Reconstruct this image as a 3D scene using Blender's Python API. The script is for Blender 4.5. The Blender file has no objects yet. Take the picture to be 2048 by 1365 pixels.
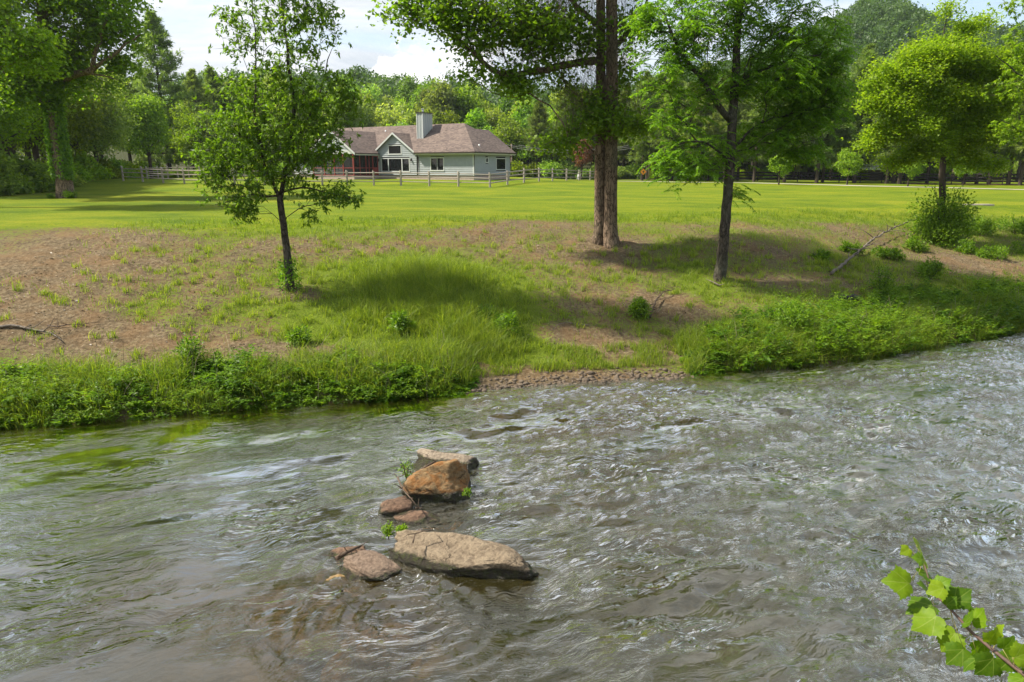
import bpy, math, random
import numpy as np

# ------------------------------------------------------------------ camera, world, sun, exposure
S = bpy.context.scene
COL = S.collection
F = 1365.3
PITCH = math.atan(347 / F)
CAMZ = 5.2
cam_d = bpy.data.cameras.new('camera'); cam = bpy.data.objects.new('camera', cam_d); COL.objects.link(cam)
cam_d.lens = 24.0; cam_d.sensor_width = 36.0; cam_d.clip_end = 3000; cam_d.clip_start = 0.05
cam.location = (0, 0, CAMZ); cam.rotation_euler = (math.pi / 2 - PITCH, 0, 0)
S.camera = cam

SUN_EL, SUN_AZ = math.radians(50), math.radians(-87)     # azimuth measured from +Y towards +X
w = bpy.data.worlds.new('World'); S.world = w; w.use_nodes = True
nt = w.node_tree; nt.nodes.clear()
def N(nt, t, **kw):
    n = nt.nodes.new(t)
    for k, v in kw.items(): setattr(n, k, v)
    return n
def mathn(nt, op, a, b=None, c=None, clamp=False):
    n = N(nt, 'ShaderNodeMath', operation=op); n.use_clamp = clamp
    for i, v in enumerate((a, b, c)):
        if v is None: continue
        if isinstance(v, (int, float)): n.inputs[i].default_value = v
        else: nt.links.new(v, n.inputs[i])
    return n.outputs[0]
def ramp(nt, fac, stops, interp='LINEAR'):
    r = N(nt, 'ShaderNodeValToRGB'); r.color_ramp.interpolation = interp
    el = r.color_ramp.elements
    while len(el) < len(stops): el.new(0.5)
    for e, (p, c) in zip(el, stops):
        e.position = p; e.color = c if len(c) == 4 else (*c, 1)
    nt.links.new(fac, r.inputs[0]); return r.outputs[0]
def mixc(nt, fac, a, b, bt='MIX'):
    m = N(nt, 'ShaderNodeMix', data_type='RGBA', blend_type=bt)
    for s, v in ((m.inputs[0], fac), (m.inputs[6], a), (m.inputs[7], b)):
        if isinstance(v, (int, float)): s.default_value = v
        elif isinstance(v, tuple): s.default_value = v if len(v) == 4 else (*v, 1)
        else: nt.links.new(v, s)
    return m.outputs[2]
def noise(nt, vec, scale, detail=4, rough=0.55, dist=0.0):
    n = N(nt, 'ShaderNodeTexNoise'); n.inputs['Scale'].default_value = scale
    n.inputs['Detail'].default_value = detail; n.inputs['Roughness'].default_value = rough
    n.inputs['Distortion'].default_value = dist
    if vec is not None: nt.links.new(vec, n.inputs['Vector'])
    return n.outputs[0]
def mapping(nt, vec, scale=(1, 1, 1), rot=(0, 0, 0), loc=(0, 0, 0)):
    m = N(nt, 'ShaderNodeMapping'); m.inputs['Scale'].default_value = scale
    m.inputs['Rotation'].default_value = rot; m.inputs['Location'].default_value = loc
    nt.links.new(vec, m.inputs[0]); return m.outputs[0]

sky = N(nt, 'ShaderNodeTexSky', sky_type='NISHITA'); sky.sun_disc = False
sky.sun_elevation = SUN_EL; sky.sun_rotation = SUN_AZ; sky.air_density = 1.0; sky.dust_density = 1.2
tc = N(nt, 'ShaderNodeTexCoord')
v0 = mapping(nt, tc.outputs['Generated'], (1.0, 1.0, 3.2))
cl = noise(nt, v0, 2.1, 8, 0.6, 0.6)
cmask = ramp(nt, cl, [(0.42, (0.22,) * 3), (0.57, (1,) * 3)])
cl2 = noise(nt, mapping(nt, tc.outputs['Generated'], (1, 1, 4.5), loc=(3, 1, 2)), 3.6, 7, 0.62, 0.8)
shade = ramp(nt, cl2, [(0.30, (2.9, 3.25, 3.6)), (0.5, (3.95, 4.15, 4.4)), (0.68, (5.2, 5.2, 5.2))])
skycol = mixc(nt, 0.22, sky.outputs[0], (2.6, 3.5, 4.2))
c1 = mixc(nt, cmask, skycol, shade)
# one heap cloud low in the sky beyond the house
def direc(px, py):
    a = (px - 1024) / F; b = -(py - 682.5) / F
    d = np.array([a, math.cos(PITCH) + b * math.sin(PITCH), -math.sin(PITCH) + b * math.cos(PITCH)])
    return d / np.linalg.norm(d)
sep = N(nt, 'ShaderNodeSeparateXYZ'); nt.links.new(tc.outputs['Generated'], sep.inputs[0])
puff = noise(nt, mapping(nt, tc.outputs['Generated'], (1, 1, 1.4)), 16, 7, 0.6)
d0 = direc(900, 200)
az = mathn(nt, 'DIVIDE', sep.outputs[0], mathn(nt, 'MAXIMUM', sep.outputs[1], 0.02))
ax_ = mathn(nt, 'MULTIPLY', mathn(nt, 'SUBTRACT', az, float(d0[0] / d0[1])), 7.0)
el_ = mathn(nt, 'MULTIPLY', mathn(nt, 'SUBTRACT', sep.outputs[2], float(d0[2])), 9.0)
rr = mathn(nt, 'ADD', mathn(nt, 'MULTIPLY', ax_, ax_), mathn(nt, 'MULTIPLY', el_, el_))
hv = mathn(nt, 'SUBTRACT', mathn(nt, 'ADD', mathn(nt, 'MULTIPLY', puff, 1.7), 0.15), rr)
hm = ramp(nt, hv, [(0.44, (0,) * 3), (0.56, (1,) * 3)])
hm = mathn(nt, 'MULTIPLY', hm, mathn(nt, 'GREATER_THAN', sep.outputs[1], 0.02))
hshade = ramp(nt, puff, [(0.35, (4.0, 4.2, 4.6)), (0.6, (5.8, 5.75, 5.65))])
c2 = mixc(nt, hm, c1, hshade)
bg = N(nt, 'ShaderNodeBackground'); bg.inputs[1].default_value = 0.10
nt.links.new(c2, bg.inputs[0])
wo = N(nt, 'ShaderNodeOutputWorld'); nt.links.new(bg.outputs[0], wo.inputs[0])

sl = bpy.data.lights.new('sun', 'SUN'); sl.energy = 4.0; sl.angle = math.radians(2.0); sl.color = (1, 0.93, 0.80)
so = bpy.data.objects.new('sun', sl); COL.objects.link(so)
so.rotation_euler = (math.pi / 2 - SUN_EL, 0, math.pi - SUN_AZ)
S.view_settings.view_transform = 'Standard'; S.view_settings.look = 'None'
S.view_settings.gamma = 1; S.view_settings.use_curve_mapping = False
S.view_settings.exposure = 1.2
cy = S.cycles
cy.max_bounces = 9; cy.diffuse_bounces = 5; cy.glossy_bounces = 3; cy.transmission_bounces = 4
cy.transparent_max_bounces = 8; cy.caustics_reflective = False; cy.caustics_refractive = False
cy.sample_clamp_indirect = 5; cy.sample_clamp_direct = 12

# ------------------------------------------------------------------ helpers
rng = np.random.default_rng(7)
random.seed(7)
def ray(px, py):
    a = (px - 1024) / F; b = -(py - 682.5) / F
    return np.array([a, math.cos(PITCH) + b * math.sin(PITCH), -math.sin(PITCH) + b * math.cos(PITCH)])
def at_y(px, py, Y):
    d = ray(px, py); return np.array([0, 0, CAMZ]) + d / d[1] * Y
def at_z(px, py, z):
    d = ray(px, py); return np.array([0, 0, CAMZ]) + d * (z - CAMZ) / d[2]
_perm = rng.random((256, 256))
def vnoise(x, y):
    xi = np.floor(x).astype(int); yi = np.floor(y).astype(int)
    fx = x - xi; fy = y - yi
    fx = fx * fx * fx * (fx * (fx * 6 - 15) + 10); fy = fy * fy * fy * (fy * (fy * 6 - 15) + 10)
    g = lambda i, j: _perm[i & 255, j & 255]
    return (g(xi, yi) * (1 - fx) + g(xi + 1, yi) * fx) * (1 - fy) + (g(xi, yi + 1) * (1 - fx) + g(xi + 1, yi + 1) * fx) * fy
def fbm(x, y, o=4, rough=0.5):
    s = 0; a = 1; t = 0
    for i in range(o):
        s = s + a * (vnoise(x + 17.3 * i, y + 9.1 * i) - 0.5); t += a
        x = x * 2.03; y = y * 2.03; a *= rough
    return s / t * 2
def sstep(a, b, x):
    t = np.clip((x - a) / (b - a), 0, 1); return t * t * (3 - 2 * t)

def tag(o, label=None, cat=None, group=None, kind=None):
    if label: o['label'] = label
    if cat: o['category'] = cat
    if group: o['group'] = group
    if kind: o['kind'] = kind
    return o
def empty(name, loc=(0, 0, 0), rz=0.0):
    o = bpy.data.objects.new(name, None); COL.objects.link(o)
    o.location = [float(c) for c in loc]; o.rotation_euler = (0, 0, rz); o.empty_display_size = 0.2
    return o
def mesh_np(name, V, Fc, mat, attrs=None, smooth=False):
    """Fc: one (n,k) array or a list of such arrays"""
    me = bpy.data.meshes.new(name)
    if not isinstance(Fc, (list, tuple)): Fc = [Fc]
    Fc = [np.asarray(f, dtype=np.int32) for f in Fc if len(f)]
    V = np.asarray(V, dtype=np.float32)
    loops = np.concatenate([f.ravel() for f in Fc])
    tot = np.concatenate([np.full(len(f), f.shape[1], np.int32) for f in Fc])
    st = np.concatenate([[0], np.cumsum(tot)[:-1]]).astype(np.int32)
    me.vertices.add(len(V)); me.vertices.foreach_set('co', V.ravel())
    me.loops.add(len(loops)); me.loops.foreach_set('vertex_index', loops)
    me.polygons.add(len(tot)); me.polygons.foreach_set('loop_start', st); me.polygons.foreach_set('loop_total', tot)
    if smooth: me.polygons.foreach_set('use_smooth', np.ones(len(tot), bool))
    for k, a in (attrs or {}).items():
        at = me.attributes.new(k, 'FLOAT', 'POINT'); at.data.foreach_set('value', np.asarray(a, np.float32))
    me.update(calc_edges=True)
    if mat: me.materials.append(mat)
    return me
def obj(name, me, parent=None, loc=None):
    o = bpy.data.objects.new(name, me); COL.objects.link(o)
    if parent: o.parent = parent
    if loc is not None: o.location = [float(c) for c in loc]
    return o

class MB:
    """collects small solids into one mesh"""
    def __init__(s): s.v = []; s.f = []; s.n = 0
    def add(s, V, Fs):
        V = np.asarray(V, float); s.v.append(V)
        for f in Fs: s.f.append([i + s.n for i in f])
        s.n += len(V)
    def hexa(s, P):      # 8 points: bottom loop 0-3, top loop 4-7
        s.add(P, [(3, 2, 1, 0), (4, 5, 6, 7), (0, 1, 5, 4), (1, 2, 6, 5), (2, 3, 7, 6), (3, 0, 4, 7)])
    def box(s, lo, hi, fn=lambda p: p):
        x0, y0, z0 = lo; x1, y1, z1 = hi
        P = [(x0, y0, z0), (x1, y0, z0), (x1, y1, z0), (x0, y1, z0), (x0, y0, z1), (x1, y0, z1), (x1, y1, z1), (x0, y1, z1)]
        s.hexa([fn(p) for p in P])
    def tube(s, pts, rad, k=8, cap=True):
        pts = np.asarray(pts, float); rad = np.broadcast_to(np.asarray(rad, float), (len(pts),))
        V, Q = tube_np(pts, rad, k)
        n = len(pts)
        Fs = [tuple(q) for q in Q]
        if cap: Fs += [tuple(range(k))[::-1], tuple(range((n - 1) * k, n * k))]
        s.add(V, Fs)
    def build(s, name, mat, parent=None, smooth=False, loc=None):
        me = bpy.data.meshes.new(name)
        me.from_pydata([tuple(map(float, p)) for p in np.concatenate(s.v)], [], s.f)
        import bmesh
        bm = bmesh.new(); bm.from_mesh(me); bmesh.ops.recalc_face_normals(bm, faces=bm.faces); bm.to_mesh(me); bm.free()
        if smooth: me.polygons.foreach_set('use_smooth', np.ones(len(me.polygons), bool))
        me.materials.append(mat)
        return obj(name, me, parent, loc)
def tube_np(pts, rad, k):
    n = len(pts)
    T = np.gradient(pts, axis=0); T /= np.linalg.norm(T, axis=1)[:, None] + 1e-9
    ref = np.array([0.0, 0, 1]) if abs(T[0, 2]) < 0.8 else np.array([1.0, 0, 0])
    A = np.cross(T, ref); A /= np.linalg.norm(A, axis=1)[:, None] + 1e-9
    B = np.cross(T, A)
    th = np.arange(k) * 2 * math.pi / k
    V = pts[:, None] + rad[:, None, None] * (np.cos(th)[None, :, None] * A[:, None] + np.sin(th)[None, :, None] * B[:, None])
    i = np.arange(n - 1)[:, None] * k; j = np.arange(k)[None]; j2 = (j + 1) % k
    Q = np.stack([i + j, i + j2, i + k + j2, i + k + j], -1).reshape(-1, 4)
    return V.reshape(-1, 3), Q

# ------------------------------------------------------------------ materials
def new_mat(name):
    m = bpy.data.materials.new(name); m.use_nodes = True; nt = m.node_tree; nt.nodes.clear()
    out = N(nt, 'ShaderNodeOutputMaterial'); return m, nt, out
def simple(name, col, rough=0.6, nscale=0, namt=0.25, bump=0.0, stretch=(1, 1, 1), spec=0.4):
    m, nt, out = new_mat(name)
    p = N(nt, 'ShaderNodeBsdfPrincipled'); p.inputs['Roughness'].default_value = rough
    p.inputs['Specular IOR Level'].default_value = spec
    p.inputs['Base Color'].default_value = (*col, 1)
    if nscale:
        tc = N(nt, 'ShaderNodeTexCoord'); v = mapping(nt, tc.outputs['Object'], stretch)
        f = noise(nt, v, nscale, 6, 0.6)
        c = ramp(nt, f, [(0.3, tuple(x * (1 - namt) for x in col)), (0.7, tuple(min(1, x * (1 + namt)) for x in col))])
        nt.links.new(c, p.inputs['Base Color'])
        if bump:
            b = N(nt, 'ShaderNodeBump'); b.inputs['Strength'].default_value = bump; b.inputs['Distance'].default_value = 0.03
            nt.links.new(f, b.inputs['Height']); nt.links.new(b.outputs[0], p.inputs['Normal'])
    nt.links.new(p.outputs[0], out.inputs[0]); return m
def leaf_mat(name, dark, mid, light, trans=0.45, per_obj=0.0, gloss=0.35):
    m, nt, out = new_mat(name)
    at = N(nt, 'ShaderNodeAttribute'); at.attribute_name = 'rnd'
    f = at.outputs['Fac']
    c = ramp(nt, f, [(0.0, dark), (0.5, mid), (1.0, light)])
    if per_obj:
        oi = N(nt, 'ShaderNodeObjectInfo')
        hs = N(nt, 'ShaderNodeHueSaturation')
        nt.links.new(mathn(nt, 'ADD', mathn(nt, 'MULTIPLY', oi.outputs['Random'], 0.050 * per_obj), 0.5 - 0.038 * per_obj), hs.inputs['Hue'])
        r2 = mathn(nt, 'FRACT', mathn(nt, 'MULTIPLY', oi.outputs['Random'], 37.7))
        nt.links.new(mathn(nt, 'ADD', mathn(nt, 'MULTIPLY', r2, 0.8 * per_obj), 1 - 0.4 * per_obj), hs.inputs['Value'])
        r3 = mathn(nt, 'FRACT', mathn(nt, 'MULTIPLY', oi.outputs['Random'], 91.3))
        nt.links.new(mathn(nt, 'ADD', mathn(nt, 'MULTIPLY', r3, 0.3 * per_obj), 1 - 0.2 * per_obj), hs.inputs['Saturation'])
        nt.links.new(c, hs.inputs['Color']); c = hs.outputs[0]
    d = N(nt, 'ShaderNodeBsdfPrincipled'); d.inputs['Roughness'].default_value = 0.5
    d.inputs['Specular IOR Level'].default_value = gloss
    nt.links.new(c, d.inputs['Base Color'])
    t = N(nt, 'ShaderNodeBsdfTranslucent')
    nt.links.new(mixc(nt, 1.0, c, (1.55, 1.6, 0.5), 'MULTIPLY'), t.inputs['Color'])
    mx = N(nt, 'ShaderNodeMixShader'); mx.inputs[0].default_value = trans
    nt.links.new(d.outputs[0], mx.inputs[1]); nt.links.new(t.outputs[0], mx.inputs[2])
    nt.links.new(mx.outputs[0], out.inputs[0]); return m
def bark_mat(name, dark, light, scale=9, stretch=0.32, bump=0.8, dist=0.05):
    m, nt, out = new_mat(name)
    tc = N(nt, 'ShaderNodeTexCoord'); g = N(nt, 'ShaderNodeNewGeometry')
    v = mapping(nt, g.outputs['Position'], (1, 1, stretch))
    vo = N(nt, 'ShaderNodeTexVoronoi', feature='DISTANCE_TO_EDGE'); vo.inputs['Scale'].default_value = scale
    vd = N(nt, 'ShaderNodeVectorMath', operation='ADD')
    nz = N(nt, 'ShaderNodeTexNoise'); nz.inputs['Scale'].default_value = scale * 1.4; nz.inputs['Detail'].default_value = 4
    nt.links.new(v, nz.inputs['Vector'])
    sc = N(nt, 'ShaderNodeVectorMath', operation='SCALE'); nt.links.new(nz.outputs['Color'], sc.inputs[0]); sc.inputs['Scale'].default_value = 0.25
    nt.links.new(v, vd.inputs[0]); nt.links.new(sc.outputs[0], vd.inputs[1]); nt.links.new(vd.outputs[0], vo.inputs['Vector'])
    e = ramp(nt, vo.outputs['Distance'], [(0.0, (0,) * 3), (0.12, (0.75,) * 3), (0.4, (1,) * 3)])
    n2 = noise(nt, v, scale * 3.2, 6, 0.65)
    n3 = noise(nt, g.outputs['Position'], 0.9, 3)
    h = mathn(nt, 'ADD', mathn(nt, 'MULTIPLY', e, 0.65), mathn(nt, 'MULTIPLY', n2, 0.5))
    c = ramp(nt, h, [(0.25, dark), (0.9, light)])
    c = mixc(nt, mathn(nt, 'MULTIPLY', ramp(nt, n3, [(0.5, (0,) * 3), (0.65, (1,) * 3)]), 0.35), c, (0.10, 0.115, 0.075))
    p = N(nt, 'ShaderNodeBsdfPrincipled'); p.inputs['Roughness'].default_value = 0.9; p.inputs['Specular IOR Level'].default_value = 0.15
    nt.links.new(c, p.inputs['Base Color'])
    b = N(nt, 'ShaderNodeBump'); b.inputs['Strength'].default_value = bump; b.inputs['Distance'].default_value = dist
    nt.links.new(h, b.inputs['Height']); nt.links.new(b.outputs[0], p.inputs['Normal'])
    nt.links.new(p.outputs[0], out.inputs[0]); return m

M = {}
M['bark'] = bark_mat('bark', (0.045, 0.030, 0.02), (0.27, 0.19, 0.13))
M['bark_dark'] = bark_mat('bark_dark', (0.02, 0.016, 0.013), (0.11, 0.088, 0.068), 10)
M['bark_far'] = simple('bark_far', (0.07, 0.055, 0.043), 0.9, 4, 0.5, 0.6, (1, 1, 0.2), 0.1)
M['leaf_a'] = leaf_mat('leaf_fresh', (0.06, 0.12, 0.010), (0.115, 0.21, 0.016), (0.22, 0.33, 0.03), 0.5)
M['leaf_b'] = leaf_mat('leaf_broad', (0.07, 0.14, 0.012), (0.145, 0.25, 0.018), (0.27, 0.38, 0.03), 0.54)
M['leaf_c'] = leaf_mat('leaf_pinnate', (0.065, 0.15, 0.014), (0.13, 0.26, 0.018), (0.23, 0.37, 0.026), 0.55)
M['leaf_d'] = leaf_mat('leaf_yellowish', (0.11, 0.19, 0.012), (0.21, 0.32, 0.018), (0.35, 0.44, 0.035), 0.55)
M['leaf_e'] = leaf_mat('leaf_bright', (0.09, 0.18, 0.010), (0.19, 0.31, 0.016), (0.32, 0.43, 0.03), 0.52)
M['leaf_bg'] = leaf_mat('leaf_woods', (0.075, 0.155, 0.014), (0.155, 0.27, 0.022), (0.27, 0.39, 0.035), 0.54, 1.0)
M['leaf_far'] = leaf_mat('leaf_far', (0.045, 0.09, 0.024), (0.08, 0.145, 0.034), (0.14, 0.22, 0.05), 0.4)
M['needle'] = leaf_mat('needles', (0.08, 0.13, 0.04), (0.145, 0.215, 0.06), (0.22, 0.30, 0.08), 0.48, 0.5)
M['weed'] = leaf_mat('weed_leaf', (0.05, 0.12, 0.009), (0.13, 0.235, 0.014), (0.26, 0.37, 0.025), 0.48)
M['grass'] = leaf_mat('grass_blade', (0.08, 0.14, 0.018), (0.17, 0.245, 0.024), (0.32, 0.36, 0.055), 0.5)
M['ivy'] = leaf_mat('vine_leaf', (0.05, 0.13, 0.012), (0.14, 0.27, 0.018), (0.24, 0.38, 0.03), 0.5)

WORDS = 'leftmost second third fourth fifth sixth seventh eighth ninth tenth eleventh twelfth thirteenth fourteenth fifteenth sixteenth seventeenth eighteenth nineteenth twentieth'.split()
def nth(i): return WORDS[i] if i == 0 else WORDS[i] + ' from the left' if i < 20 else ''
# ------------------------------------------------------------------ terrain
shore_px = [(-260, 885), (0, 856), (160, 845), (300, 834), (430, 822), (560, 812), (740, 801), (930, 787), (1000, 775), (1150, 766), (1300, 757),
            (1420, 745), (1560, 737), (1700, 722), (1850, 697), (1950, 680), (2048, 663), (2250, 630)]
sp_ = np.array([at_z(a, b, 0) for a, b in shore_px])
SX = np.concatenate([[-90, -40], sp_[:, 0], [60, 140]]); SY = np.concatenate([[6.5, 10.0], sp_[:, 1], [34, 44]])
def shoreY(x): return np.interp(x, SX, SY)
PR_S = np.array([-60, -12, -6, -3, -1.2, -0.3, 0.0, 0.18, 0.6, 1.5, 3, 6, 9, 12, 16, 30, 45, 70, 400])
PR_L = np.array([-1.2, -1.2, -1.1, -.85, -.5, -.16, 0.0, 0.22, .46, .66, .92, 1.72, 2.36, 2.86, 3.1, 3.26, 3.37, 3.5, 3.5])
PR_G = np.array([-1.2, -1.0, -.8, -.45, -.22, -.06, 0.0, 0.04, .14, .42, .86, 1.72, 2.36, 2.86, 3.1, 3.26, 3.37, 3.5, 3.5])
PR_R = np.array([-1.2, -1.2, -1.1, -.8, -.5, -.16, 0.0, 0.22, .42, .7, 1.15, 1.75, 2.55, 2.95, 3.12, 3.26, 3.37, 3.5, 3.5])
HPX = np.array([-1500, -400, 0, 430, 700, 1000, 1180, 1450, 1600, 1700, 1800, 1900, 2048, 2600, 4000])
HZ = np.array([8, 10, 14, 20, 20.5, 18, 17, 33, 50, 62, 57, 47, 42, 40, 20])
HY = np.array([200, 210, 215, 220, 220, 220, 225, 300, 330, 330, 330, 320, 300, 300, 250])
def height(x, y, rough=True):
    x = np.asarray(x, float); y = np.asarray(y, float)
    s = y - shoreY(x)
    # true distance is shorter where the shore runs away from the viewer
    s = np.where(x > 6, s * (1 - 0.25 * sstep(6, 20, x)), s)
    hl = np.interp(s, PR_S, PR_L); hg = np.interp(s, PR_S, PR_G); hr = np.interp(s, PR_S, PR_R)
    g = sstep(-1.7, -1.0, x) * (1 - sstep(4.4, 5.6, x)); r = sstep(5, 9, x)
    h = hl * (1 - g) * (1 - r) + hg * g * (1 - r) + hr * r
    b = sstep(0.4, 2.5, s) * (1 - sstep(12, 18, s))
    if rough:
        h = h + b * (0.10 * fbm(x * 0.9, y * 0.9, 4) + 0.05 * fbm(x * 3.5 + 9, y * 3.5, 3))
        h = h + sstep(1.5, 5, s) * 0.06 * fbm(x * 0.12, y * 0.12, 2)
        h = h + 0.10 * fbm(x * 1.1 + 5, y * 1.1, 3) * (s < -0.5)
    # level ground round the house
    h = h + 0.5 * sstep(63, 72, y) * (1 - sstep(92, 104, y)) * (1 - sstep(0, 12, x)) * sstep(-50, -38, x)
    h = h + 0.42 * sstep(54, 64, y) * (1 - sstep(66, 75, y)) * (1 - sstep(-26, -14, x)) * sstep(-60, -45, x)
    # hills
    px = 1024 + F * x / np.maximum(y, 1) / 0.969
    zr = np.interp(px, HPX, HZ); yr = np.interp(px, HPX, HY)
    dd = np.hypot(x * 0.6, y)
    t = np.clip((dd - 118) / (yr - 118), 0, 1.0)
    h = h + (zr - 3.5) * (t * t * (3 - 2 * t)) * (1 + 0.05 * fbm(x * 0.02, y * 0.02, 3))
    # near bank under the viewer
    h = np.where(y < 5.5, np.maximum(h, np.interp(y, [-30, -3, -1, 1.0, 2.5, 5.5], [3.7, 3.5, 3.3, 1.6, -0.2, -1.2])), h)
    return h
def gp(px, py):
    """ground point seen at a photograph position"""
    d = ray(px, py); lo = 2.0; t = np.concatenate([np.arange(6, 60, 0.05), np.arange(60, 400, 0.3)])
    P = np.array([0, 0, CAMZ]) + (d / d[1])[None] * t[:, None]
    below = P[:, 2] < height(P[:, 0], P[:, 1])
    i = np.argmax(below) if below.any() else len(t) - 1
    return np.array([P[i, 0], P[i, 1], float(height(P[i, 0], P[i, 1]))])

# bare soil / lush patches given where the photograph shows them
bare_px = [(1150, 600, 160, 36, .35), (1300, 545, 130, 24, .35), (1050, 520, 120, 20, .35), (250, 540, 300, 40, .3), (480, 660, 160, 26, .3), (60, 610, 160, 40, .35), (120, 480, 260, 34, .9), (0, 560, 260, 50, .55), (130, 650, 260, 26, .9), (330, 700, 330, 22, 1.0), (760, 715, 330, 16, .85), (620, 490, 200, 22, .6),
           (900, 470, 180, 18, .7), (1080, 452, 150, 14, 1.0), (1200, 490, 80, 18, .9), (1500, 500, 130, 28, .4), (1420, 452, 240, 10, .45),
           (1180, 675, 140, 26, .75), (1300, 700, 120, 18, .6), (1650, 452, 170, 10, .5), (1560, 560, 110, 16, .5), (1120, 760, 220, 16, 1.5), (960, 745, 90, 18, .9),
           (1950, 530, 120, 18, .7), (1320, 610, 70, 20, .7), (600, 590, 60, 14, .6), (1400, 640, 60, 24, .5)]
lush_px = [(850, 560, 150, 34, 1.5), (860, 640, 190, 50, 1.3), (980, 700, 70, 24, 1), (700, 660, 100, 30, .8), (1400, 560, 100, 30, .35)]
def splat(lst):
    out = []
    for (px, py, rx, ry, a) in lst:
        c = gp(px, py); e = gp(px + rx, py); u = gp(px, py - ry); d = gp(px, py + ry)
        out.append((c[0], (u[1] + d[1]) / 2, abs(e[0] - c[0]), abs(u[1] - d[1]) / 2, a))
    return out
BARE = splat(bare_px); LUSH = splat(lush_px)
def field(L, x, y):
    s = 0
    for cx, cy_, rx, ry, a in L: s = s + a * np.exp(-(((x - cx) / rx) ** 2 + ((y - cy_) / ry) ** 2))
    return s
def grassiness(x, y):
    s = y - shoreY(x)
    base = 0.58 + 0.38 * sstep(8.0, 14.5, s + 1.8 * fbm(x * .4, y * .4, 3))
    g = base - 0.62 * field(BARE, x, y) + 0.9 * field(LUSH, x, y)
    g = g + 0.20 * fbm(x * 0.8, y * 0.8, 3) * (1 - sstep(12, 15, s))
    return np.clip(g, 0, 1)

def axis(segs):
    o = []
    for a, b, n in segs: o.append(np.linspace(a, b, n, endpoint=False))
    o.append([segs[-1][1]]); return np.concatenate(o)
gx = axis([(-900, -120, 14), (-120, -40, 24), (-40, -16, 50), (-16, 26, 240), (26, 60, 60), (60, 160, 30), (160, 900, 14)])
gy = axis([(-60, 0, 10), (0, 10, 26), (10, 27, 180), (27, 45, 70), (45, 110, 45), (110, 400, 45), (400, 1500, 12)])
X, Y = np.meshgrid(gx, gy); Z = height(X, Y)
def grid_faces(ny, nx):
    i = np.arange(ny - 1)[:, None] * nx + np.arange(nx - 1)[None]
    return np.stack([i, i + 1, i + nx + 1, i + nx], -1).reshape(-1, 4)

def ground_mat():
    m, nt, out = new_mat('ground_soil_and_grass')
    g = N(nt, 'ShaderNodeNewGeometry'); P = g.outputs['Position']
    at = N(nt, 'ShaderNodeAttribute'); at.attribute_name = 'grass'
    aw = N(nt, 'ShaderNodeAttribute'); aw.attribute_name = 'wet'
    ab = N(nt, 'ShaderNodeAttribute'); ab.attribute_name = 'mown'
    n1 = noise(nt, P, 9.0, 9, 0.72); n2 = noise(nt, P, 1.1, 6, 0.6); n3 = noise(nt, P, 34, 5, 0.7); n4 = noise(nt, P, 0.22, 4, 0.6)
    soil = ramp(nt, n1, [(0.3, (0.05, 0.036, 0.022)), (0.5, (0.14, 0.102, 0.058)), (0.68, (0.29, 0.225, 0.14))])
    red = ramp(nt, n2, [(0.45, (0,) * 3), (0.62, (1,) * 3)])
    soil = mixc(nt, mathn(nt, 'MULTIPLY', red, 0.4), soil, (0.19, 0.105, 0.045))
    gr = ramp(nt, n3, [(0.3, (0.05, 0.085, 0.009)), (0.52, (0.12, 0.165, 0.013)), (0.72, (0.20, 0.225, 0.028))])
    lawn = ramp(nt, mathn(nt, 'ADD', mathn(nt, 'MULTIPLY', n1, 0.45), mathn(nt, 'MULTIPLY', noise(nt, mapping(nt, P, (.5, 1, 1)), 0.35, 7, 0.7), 0.55)), [(0.40, (0.060, 0.105, 0.006)), (0.5, (0.12, 0.165, 0.006)), (0.60, (0.195, 0.205, 0.012))])
    f = mathn(nt, 'ADD', at.outputs['Fac'], mathn(nt, 'MULTIPLY', mathn(nt, 'SUBTRACT', n1, 0.5), 1.8))
    f = mathn(nt, 'ADD', f, mathn(nt, 'MULTIPLY', mathn(nt, 'SUBTRACT', n3, 0.5), 0.9))
    fm = ramp(nt, f, [(0.42, (0,) * 3), (0.66, (1,) * 3)])
    c = mixc(nt, fm, soil, gr)
    fl = ramp(nt, mathn(nt, 'ADD', ab.outputs['Fac'], mathn(nt, 'MULTIPLY', mathn(nt, 'SUBTRACT', n1, 0.5), 2.2)), [(0.4, (0,) * 3), (0.66, (1,) * 3)])
    c = mixc(nt, fl, c, lawn)
    # woodland floor on the hills
    ah = N(nt, 'ShaderNodeAttribute'); ah.attribute_name = 'wood'
    c = mixc(nt, ah.outputs['Fac'], c, (0.045, 0.05, 0.02))
    # river bed silt and pebbles
    vo = N(nt, 'ShaderNodeTexVoronoi'); vo.inputs['Scale'].default_value = 5; nt.links.new(P, vo.inputs['Vector'])
    bed = mixc(nt, 0.5, ramp(nt, n2, [(0.35, (0.085, 0.068, 0.02)), (0.65, (0.30, 0.215, 0.07))]), ramp(nt, vo.outputs['Color'], [(0.2, (0.08, 0.06, 0.025)), (0.8, (0.32, 0.22, 0.09))]))
    c = mixc(nt, aw.outputs['Fac'], c, bed)
    p = N(nt, 'ShaderNodeBsdfPrincipled'); p.inputs['Roughness'].default_value = 0.95; p.inputs['Specular IOR Level'].default_value = 0.1
    nt.links.new(c, p.inputs['Base Color'])
    b = N(nt, 'ShaderNodeBump'); b.inputs['Strength'].default_value = 0.9; b.inputs['Distance'].default_value = 0.06
    nt.links.new(mathn(nt, 'ADD', n1, mathn(nt, 'MULTIPLY', n3, 0.5)), b.inputs['Height']); nt.links.new(b.outputs[0], p.inputs['Normal'])
    nt.links.new(p.outputs[0], out.inputs[0]); return m
Sg = Y - shoreY(X)
mown = sstep(8.5, 15.5, Sg + 1.6 * fbm(X * .35, Y * .35, 3)) * (1 - 0.6 * np.clip(field(BARE, X, Y), 0, 1))
wood = sstep(96, 108, np.hypot(X * .4, Y))
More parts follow.
